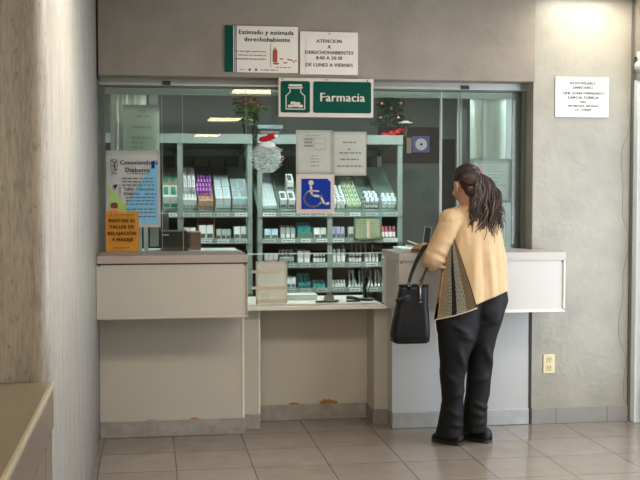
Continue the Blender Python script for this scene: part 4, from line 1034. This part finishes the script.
# pixel-measured outline of each leg at the woman's distance: centre x, half width
def X(px, y=6.06): return 1.815 + (px - 472) * y / 1100 / .985
def Z(py, y=6.06): return .757 - (py - 315) * y / 1100 / .995
def leg(rows):
    loft(bm, rings_along([((X(c), yc, Z(py)), w / 2 * .0056, w / 2 * .0056 * dp, 0) for py, c, w, yc, dp in rows]))
leg([(290, 466, 44, 6.05, .75), (305, 460, 50, 6.04, .78), (320, 457, 48, 6.035, .8), (345, 455, 36, 6.04, 1.0), (362, 453, 29, 6.05, 1.15), (381, 452, 25, 6.06, 1.25), (402, 454, 21.5, 6.08, 1.35), (420, 453.5, 24.5, 6.10, 1.3), (431, 453, 25.5, 6.115, 1.3), (442, 452, 27, 6.13, 1.45)])
leg([(285, 487, 42, 6.06, .85), (300, 488, 44, 6.055, .9), (315, 485.5, 40, 6.055, .95), (335, 484, 32, 6.07, 1.1), (355, 483.5, 25.5, 6.09, 1.2), (381, 482.8, 25, 6.11, 1.2), (400, 482.3, 25, 6.12, 1.2), (411, 480, 23.5, 6.125, 1.25), (421, 480.3, 25, 6.13, 1.25), (439.5, 479, 25, 6.15, 1.45)])
ell(bm, (X(475), 6.06, Z(297)), (.18, .115, .10), sub=3)
ell(bm, (X(461), 6.005, Z(317)), (.085, .075, .075), sub=3); ell(bm, (X(488), 6.01, Z(311)), (.085, .08, .085), sub=3)
tr = obj('trousers', bm, M_trou, person); remesh(tr, .006, 16, .5)
# cloth folds pressed into the surface: soft ridges along slanted lines at seat, knee and hem
FOLDS = [(446, 322, 466, 334, 3, .010), (450, 332, 474, 340, 3, .008), (474, 326, 499, 317, 3.5, .010), (452, 345, 462, 372, 3.5, .010), (482, 345, 494, 372, 3.5, .012), (442, 410, 460, 420, 2.6, .006), (446, 426, 466, 431, 2.4, .006),
         (474, 406, 493, 415, 2.4, .009), (470, 416, 488, 421, 2.4, .006), (474, 429, 492, 427, 2.4, .006), (444, 400, 466, 392, 3, .007), (440, 372, 452, 384, 3, .007), (470, 385, 494, 378, 3, .007)]
NV = [(v, v.co.copy(), v.normal.copy()) for v in tr.data.vertices]
for v, co, nn in NV:
    px = 472 + (co.x - 1.815) / 6.06 * 1100 * .985; py = 315 - (co.z - .757) / 6.06 * 1100 * .995
    d = 0
    for x0, y0, x1, y1, wd, am in FOLDS:
        L2 = (x1 - x0) ** 2 + (y1 - y0) ** 2; t_ = ((px - x0) * (x1 - x0) + (py - y0) * (y1 - y0)) / L2; tc = max(0, min(1, t_))
        q = ((px - x0 - tc * (x1 - x0)) ** 2 + (py - y0 - tc * (y1 - y0)) ** 2) / wd ** 2
        d += 1.35 * am * math.exp(-q) * math.sin(PI * max(.08, min(.92, tc)))
    d += .004 * noise.noise(Vector((co.x * 14, co.y * 14, co.z * 9)))
    if co.y < 6.12: v.co = co + nn * d
# ---------------- shoes
for a, b, nm in ((Vector((1.768, 6.075, 0)), Vector((1.640, 6.235, 0)), 'L'), (Vector((1.945, 6.105, 0)), Vector((1.835, 6.275, 0)), 'R')):
    bm = mb(); d = (b - a).normalized(); an = math.atan2(-d.x, d.y); R = Matrix.Rotation(an, 3, 'Z'); L = (b - a).length
    rs = []
    for t_, wd, h in [(0, .022, .035), (.04, .032, .062), (.2, .036, .085), (.4, .037, .080), (.62, .042, .048), (.82, .042, .036), (.95, .03, .026), (1, .012, .016)]:
        row = []
        for k in range(16):
            q = 2 * PI * k / 16; row.append(a + R @ Vector((wd * math.cos(q), t_ * L, .024 + max(-.006, h * .9 * math.sin(q)) if math.sin(q) > 0 else .018)))
        rs.append(row)
    loft(bm, rs); sh = obj('shoe', bm, M_shoe, person, True)
    bm = mb(); P = []
    for t_, wd in [(0, .022), (.05, .033), (.2, .037), (.4, .037), (.62, .044), (.82, .044), (.95, .032), (1.01, .012)]: P.append((wd, t_ * L))
    P2 = [(-w_, l_) for w_, l_ in P[::-1]]; prism_z(bm, [tuple((a + R @ Vector((x, y, 0)))[:2]) for x, y in P + P2], .001, .019); obj('sole', bm, mat('dark rubber sole', (.025, .025, .027), .5), sh)
# ---------------- knit top
bm = mb()
def hem(q):   # hem height by direction angle (world): right/back high, front-left low
    return None
n = 72; rows = []
prof = [  # py (height), left px, right px, depth half, y centre, fold strength
    (201, 462, 484, .060, 6.085, 0), (205, 452, 492, .080, 6.085, 0), (212, 446, 498, .098, 6.085, 0), (225, 443, 500, .112, 6.08, .02), (240, 442, 502, .122, 6.07, .05),
    (255, 441, 503, .132, 6.06, .10), (270, 440, 504.5, .142, 6.055, .16), (282, 438, 506.5, .150, 6.05, .22), (292, 436, 508, .156, 6.05, .26), (300, 435, 509, .158, 6.05, .28)]
for j, (py, xl, xr, dy, yc, fs) in enumerate(prof):
    cx = (X(xl) + X(xr)) / 2; rx = (X(xr) - X(xl)) / 2; row = []
    for k in range(n):
        q = 2 * PI * k / n
        f = 1 + fs * .16 * (math.sin(q * 7 + 1.0) * .6 + math.sin(q * 11 + .3) * .4) * (1 if math.sin(q) < .3 else .3)
        x = cx + rx * math.cos(q) * (f * .5 + .5); y = yc + dy * math.sin(q) * f
        z = Z(py)
        if j >= 5:   # hem line rises to the right and drops to the left
            t_ = (j - 5) / (len(prof) - 6)
            drop = lerp(0, 1, max(0, min(1, (X(500) - x) / (X(500) - X(436)))))
            z -= t_ * (drop * .125 - .055) 
        row.append(Vector((x, y, z)))
    rows.append(row)
loft(bm, rows)
top_rows = rows
# sleeves
def sleeve(pts, rad):
    tube(bm, pts, rad, 18)
    for p, r in zip(pts, rad): ell(bm, p, (r * .98,) * 3)
sleeve([SHL + Vector((.03, .01, .005)), SHL + Vector((-.008, 0, -.05)), SHL.lerp(ELL, .55), ELL + Vector((-.005, -.005, .02)), ELL + Vector((-.012, .02, -.005)), ELL.lerp(WRL, .35) + Vector((0, 0, -.008)), ELL.lerp(WRL, .6)], [.066, .066, .064, .062, .058, .050, .040])
sleeve([ELL.lerp(WRL, .6), ELL.lerp(WRL, .93)], [.040, .034])
ell(bm, SHL, (.064,) * 3)
sleeve([SHR + Vector((-.03, 0, .005)), SHR + Vector((.0, 0, -.05)), SHR.lerp(ELR, .6), ELR + Vector((-.0, 0, .02)), ELR.lerp(WRR, .5), ELR.lerp(WRR, .9)], [.064, .062, .056, .052, .045, .036])
ell(bm, NB + Vector((0, 0, -.015)), (.085, .07, .05), RZ)
# soft elbow folds
capsule(bm, ELL + Vector((-.05, -.03, .05)), ELL + Vector((.045, -.045, .005)), .014, .010, 8, 3); capsule(bm, ELL + Vector((-.05, -.01, .0)), ELL + Vector((.05, -.03, -.032)), .016, .010, 8, 3)
kn = obj('knit_top', bm, M_knit, person); remesh(kn, .0055, 5, .5)
def press(o, folds, ymax, nz):
    for v, co, nn in [(v, v.co.copy(), v.normal.copy()) for v in o.data.vertices]:
        px = 472 + (co.x - 1.815) / 6.06 * 1100 * .985; py = 315 - (co.z - .757) / 6.06 * 1100 * .995; d = 0
        for x0, y0, x1, y1, wd, am in folds:
            L2 = (x1 - x0) ** 2 + (y1 - y0) ** 2; t_ = ((px - x0) * (x1 - x0) + (py - y0) * (y1 - y0)) / L2; tc = max(0, min(1, t_))
            d += am * math.exp(-((px - x0 - tc * (x1 - x0)) ** 2 + (py - y0 - tc * (y1 - y0)) ** 2) / wd ** 2) * math.sin(PI * max(.12, min(.75, tc)))
        d += nz * noise.noise(Vector((co.x * 16, co.y * 12, co.z * 6)))
        f_ = max(0, min(1, (ymax - co.y) / .08)) * max(0, -nn.y + .25)
        v.co = co + Vector((nn.x * .2, -1, 0)) * d * min(1, f_) * .8
press(kn, [(469, 236, 465, 303, 3.5, .012), (484, 238, 486, 296, 3, .013), (497, 232, 501, 292, 2.6, .013), (477, 232, 476, 298, 3, -.012), (491, 236, 493, 292, 2.8, -.013), (457, 216, 447.5, 252, 1.9, -.020), (460, 218, 462, 240, 3, .008),
           (430, 246, 446, 253, 2.2, .008), (428, 254, 444, 262, 2.2, .010), (433, 238, 448, 240, 2, .006), (429, 250, 445, 257.5, 1.5, -.008), (448, 206, 470, 214, 3, .005)], 6.12, .005)
# patterned side panel with its own drape
def panelmat():
    m = bpy.data.materials.new('patterned knit panel'); m.use_nodes = True; nt = m.node_tree; L = nt.links.new
    b = nt.nodes['Principled BSDF']; b.inputs['Roughness'].default_value = .85
    uv = nt.nodes.new('ShaderNodeUVMap'); uv.uv_map = 'UVMap'; sx = nt.nodes.new('ShaderNodeSeparateXYZ'); L(uv.outputs[0], sx.inputs[0])
    r = nt.nodes.new('ShaderNodeValToRGB'); r.color_ramp.interpolation = 'CONSTANT'; el = r.color_ramp.elements
    beige = (.52, .37, .21, 1); brown = (.20, .14, .08, 1); black = (.015, .013, .012, 1); hk = (1, 1, 1, 1)
    el[0].position = 0; el[0].color = brown; el[1].position = .05; el[1].color = beige
    for p, c in [(.22, hk), (.38, black), (.50, hk), (.74, brown), (.97, black)]: e = el.new(p); e.color = c
    L(sx.outputs[0], r.inputs[0])
    mp = nt.nodes.new('ShaderNodeMapping'); mp.inputs['Scale'].default_value = (34, 84, 1); mp.inputs['Rotation'].default_value = (0, 0, .5); L(uv.outputs[0], mp.inputs[0])
    ch = nt.nodes.new('ShaderNodeTexChecker'); ch.inputs['Scale'].default_value = 1; ch.inputs['Color1'].default_value = (.62, .58, .48, 1); ch.inputs['Color2'].default_value = (.02, .018, .015, 1); L(mp.outputs[0], ch.inputs['Vector'])
    mx = nt.nodes.new('ShaderNodeMix'); mx.data_type = 'RGBA'; mx.blend_type = 'MULTIPLY'; 
    gt = nt.nodes.new('ShaderNodeSeparateColor'); L(r.outputs[0], gt.inputs[0])
    th = nt.nodes.new('ShaderNodeMath'); th.operation = 'GREATER_THAN'; th.inputs[1].default_value = .9; L(gt.outputs[2], th.inputs[0])
    L(th.outputs[0], mx.inputs[0]); L(r.outputs[0], mx.inputs[6]); L(ch.outputs[0], mx.inputs[7]); L(mx.outputs[2], b.inputs['Base Color'])
    return m
from mathutils.bvhtree import BVHTree
TB_ = BVHTree.FromPolygons([v.co.copy() for v in tr.data.vertices], [tuple(p.vertices) for p in tr.data.polygons])
def surf_y(px, py):      # the panel lies just outside the knit body and the trousers
    k = 0
    while k < len(prof) - 2 and prof[k + 1][0] < py: k += 1
    a, b = prof[k], prof[k + 1]; t_ = max(0, min(1, (py - a[0]) / (b[0] - a[0]))); c = [lerp(a[i], b[i], t_) for i in range(5)]
    cx = (X(c[1]) + X(c[2])) / 2; rx = (X(c[2]) - X(c[1])) / 2; r = max(-.985, min(.985, (X(px) - cx) / rx))
    y = c[4] - c[3] * math.sqrt(1 - r * r) - .014
    h = TB_.ray_cast(Vector((X(px), 5.5, Z(py))), Vector((0, 1, 0)))[0]
    if h is not None: y = min(y, h.y - .010)
    return y
bm = mb(); uvl = bm.loops.layers.uv.new('UVMap'); nu, nv = 24, 30; V = []
for i in range(nv):
    v = i / (nv - 1); row = []
    xl = lerp(446.5, 430, v ** .8); xr = lerp(449.5, 468, v)
    ztop = lerp(244, 244, v)
    for j in range(nu):
        u = j / (nu - 1); px = lerp(xl, xr, u); py = lerp(235, lerp(319, 304.5, u), v)
        # follows the side of the body: far at the front edge, near at the back seam
        y = surf_y(px, py)
        row.append(bm.verts.new((X(px), y, Z(py))))
    V.append(row)
for i in range(nv - 1):
    for j in range(nu - 1):
        f = bm.faces.new((V[i][j], V[i][j + 1], V[i + 1][j + 1], V[i + 1][j]))
        for lp, (a, b) in zip(f.loops, ((j, i), (j + 1, i), (j + 1, i + 1), (j, i + 1))): lp[uvl].uv = (a / (nu - 1), b / (nv - 1))
bmesh.ops.solidify(bm, geom=bm.faces[:], thickness=-.006)
obj('patterned_panel', bm, panelmat(), person, True)
bm = mb(); tube(bm, [Vector((X(lerp(430, 468, u)), surf_y(lerp(430, 468, u), lerp(319, 304.5, u)) - .003, Z(lerp(319, 304.5, u)))) for u in [k / 14 for k in range(15)]] , .003, 6)
obj('hem_piping', bm, mat('cream piping', (.60, .52, .40), .7), person, True)
bm = mb(); tube(bm, [(X(431), 6.0, Z(319)), (X(430), 5.985, Z(326)), (X(433), 5.99, Z(333)), (X(432), 5.995, Z(345)), (X(434), 5.99, Z(352))], .0022, 6)
obj('loose_cord', bm, MATS['cream piping'], person, True)

# ================================================================== HANDBAG
bg = thing('handbag', 'black leather tote bag hanging from the woman\'s left forearm', 'bag', (1.45, 5.97, .62))
bm = mb(); BY = 6.02
def bring(z, x0, x1, d0, y0, n=40, e=5):
    row = []
    for k in range(n):
        q = 2 * PI * k / n; c, s = math.cos(q), math.sin(q)
        row.append(Vector(((x0 + x1) / 2 + (x1 - x0) / 2 * math.copysign(abs(c) ** (2 / e), c), y0 + d0 * math.copysign(abs(s) ** (2 / e), s), z)))
    return row
def bx_(px): return 1.473 + (px - 418) * .00548
def bz_(py): return .925 - (py - 288) * .00553
loft(bm, [bring(bz_(345), bx_(397), bx_(430), .045, BY), bring(bz_(343), bx_(393.5), bx_(432), .058, BY), bring(bz_(336), bx_(393), bx_(432.5), .064, BY), bring(bz_(320), bx_(396), bx_(432), .058, BY), bring(bz_(305), bx_(399), bx_(431), .05, BY), bring(bz_(290), bx_(401.5), bx_(431), .042, BY), bring(bz_(285.5), bx_(402), bx_(431.5), .038, BY)])
for v in bm.verts:      # slouch creases
    v.co.y += .006 * math.sin(v.co.x * 55 + v.co.z * 12) * (1 - abs((v.co.z - .78) / .17)) if abs(v.co.z - .78) < .17 else 0
obj('bag_body', bm, M_leather, bg, True)
bm = mb(); r0 = bring(bz_(286.5), bx_(402), bx_(431.5), .041, BY); tube(bm, r0, .005, 6, closed=True); obj('rim', bm, M_leather, bg, True)
bm = mb(); r0 = bring(bz_(342), bx_(393.5), bx_(432), .059, BY); tube(bm, r0, .003, 6, closed=True); obj('piping', bm, M_leather, bg, True)
hp = Vector((1.572, 6.16, 1.062))
for yy_, xa, xb in ((5.975, 410, 421), (6.065, 413, 427)):
    bm = mb(); dy = yy_ - 6.02
    A = Vector((bx_(xa), yy_, bz_(284))); B = Vector((bx_(xb), yy_, bz_(284))); T = Vector((1.545, 6.10 + dy * .6, 1.145))
    pts = [A + Vector((0, 0, -.03))]
    for k in range(9):
        t_ = k / 8; p = A.lerp(T, t_); p.x -= .018 * math.sin(t_ * PI) * (.5); pts.append(p)
    pts.append(T + Vector((.03, .01, .012))); 
    for k in range(9):
        t_ = k / 8; p = (T + Vector((.055, 0, -.03))).lerp(B, t_); pts.append(p)
    pts.append(B + Vector((0, 0, -.03)))
    tube(bm, pts, .0065, 8); obj('handle', bm, M_leather, bg, True)
    for P in (A, B):
        bm = mb(); tube(bm, [P + Vector((.009 * math.cos(a), -.006, .009 * math.sin(a) - .004)) for a in [2 * PI * k / 10 for k in range(10)]], .002, 6, closed=True); obj('ring', bm, M_steel, bg, True)
bm = mb(); tube(bm, [(bx_(412), 5.962, bz_(297)), (bx_(404), 5.955, bz_(297)), (bx_(398), 5.945, bz_(299.5)), (bx_(395), 5.945, bz_(301))], [.010, .012, .013, .010], 10, flat=(.5, 1)); st = obj('side_strap', bm, M_leather, bg, True)
bm = mb(); tube(bm, [(bx_(405), 5.940, bz_(295)), (bx_(409), 5.940, bz_(295)), (bx_(409), 5.940, bz_(300)), (bx_(405), 5.940, bz_(300))], .0022, 6, closed=True); obj('buckle', bm, M_dark, st, True)
bm = mb(); tube(bm, [(bx_(421), 5.968, bz_(286)), (bx_(421), 5.962, bz_(300))], .006, 8); lathe(bm, [(.004, 0), (.009, .004), (.004, .008)], (bx_(421), 5.96, bz_(303)), 10); obj('charm', bm, M_steel, bg, True)
# papers in her hand
t = thing('folded_papers', 'white slips of paper held in her left hand over the counter', 'paper', (1.53, 6.42, 1.15))
for k, (a, b) in enumerate([((1.602, 6.375, 1.136), (1.520, 6.40, 1.168)), ((1.602, 6.378, 1.130), (1.512, 6.42, 1.139))]):
    a, b = Vector(a), Vector(b); d = (b - a); s = Vector((.1, 1, .1)).normalized() * .028; nz = d.cross(s).normalized() * .0012
    bm = mb(); loft(bm, [[a - s - nz, a + s - nz, a + s + nz, a - s + nz], [b - s - nz, b + s - nz, b + s + nz, b - s + nz]]); obj('slip', bm, M_signW, t)
t = thing('framed_card', 'small dark card with pale edge standing on the counter by her arm', 'card', (1.66, 6.55, 1.10))
bm = mb(); R = Matrix.Rotation(.12, 3, 'Y'); box(bm, 1.655, 1.70, 6.55, 6.556, 1.115, 1.245, rot=R); obj('pale_edge', bm, mat('pale edge', (.32, .35, .33), .4), t)
bm = mb(); box(bm, 1.659, 1.696, 6.5485, 6.550, 1.119, 1.241, rot=R); obj('dark_face', bm, M_black, t)
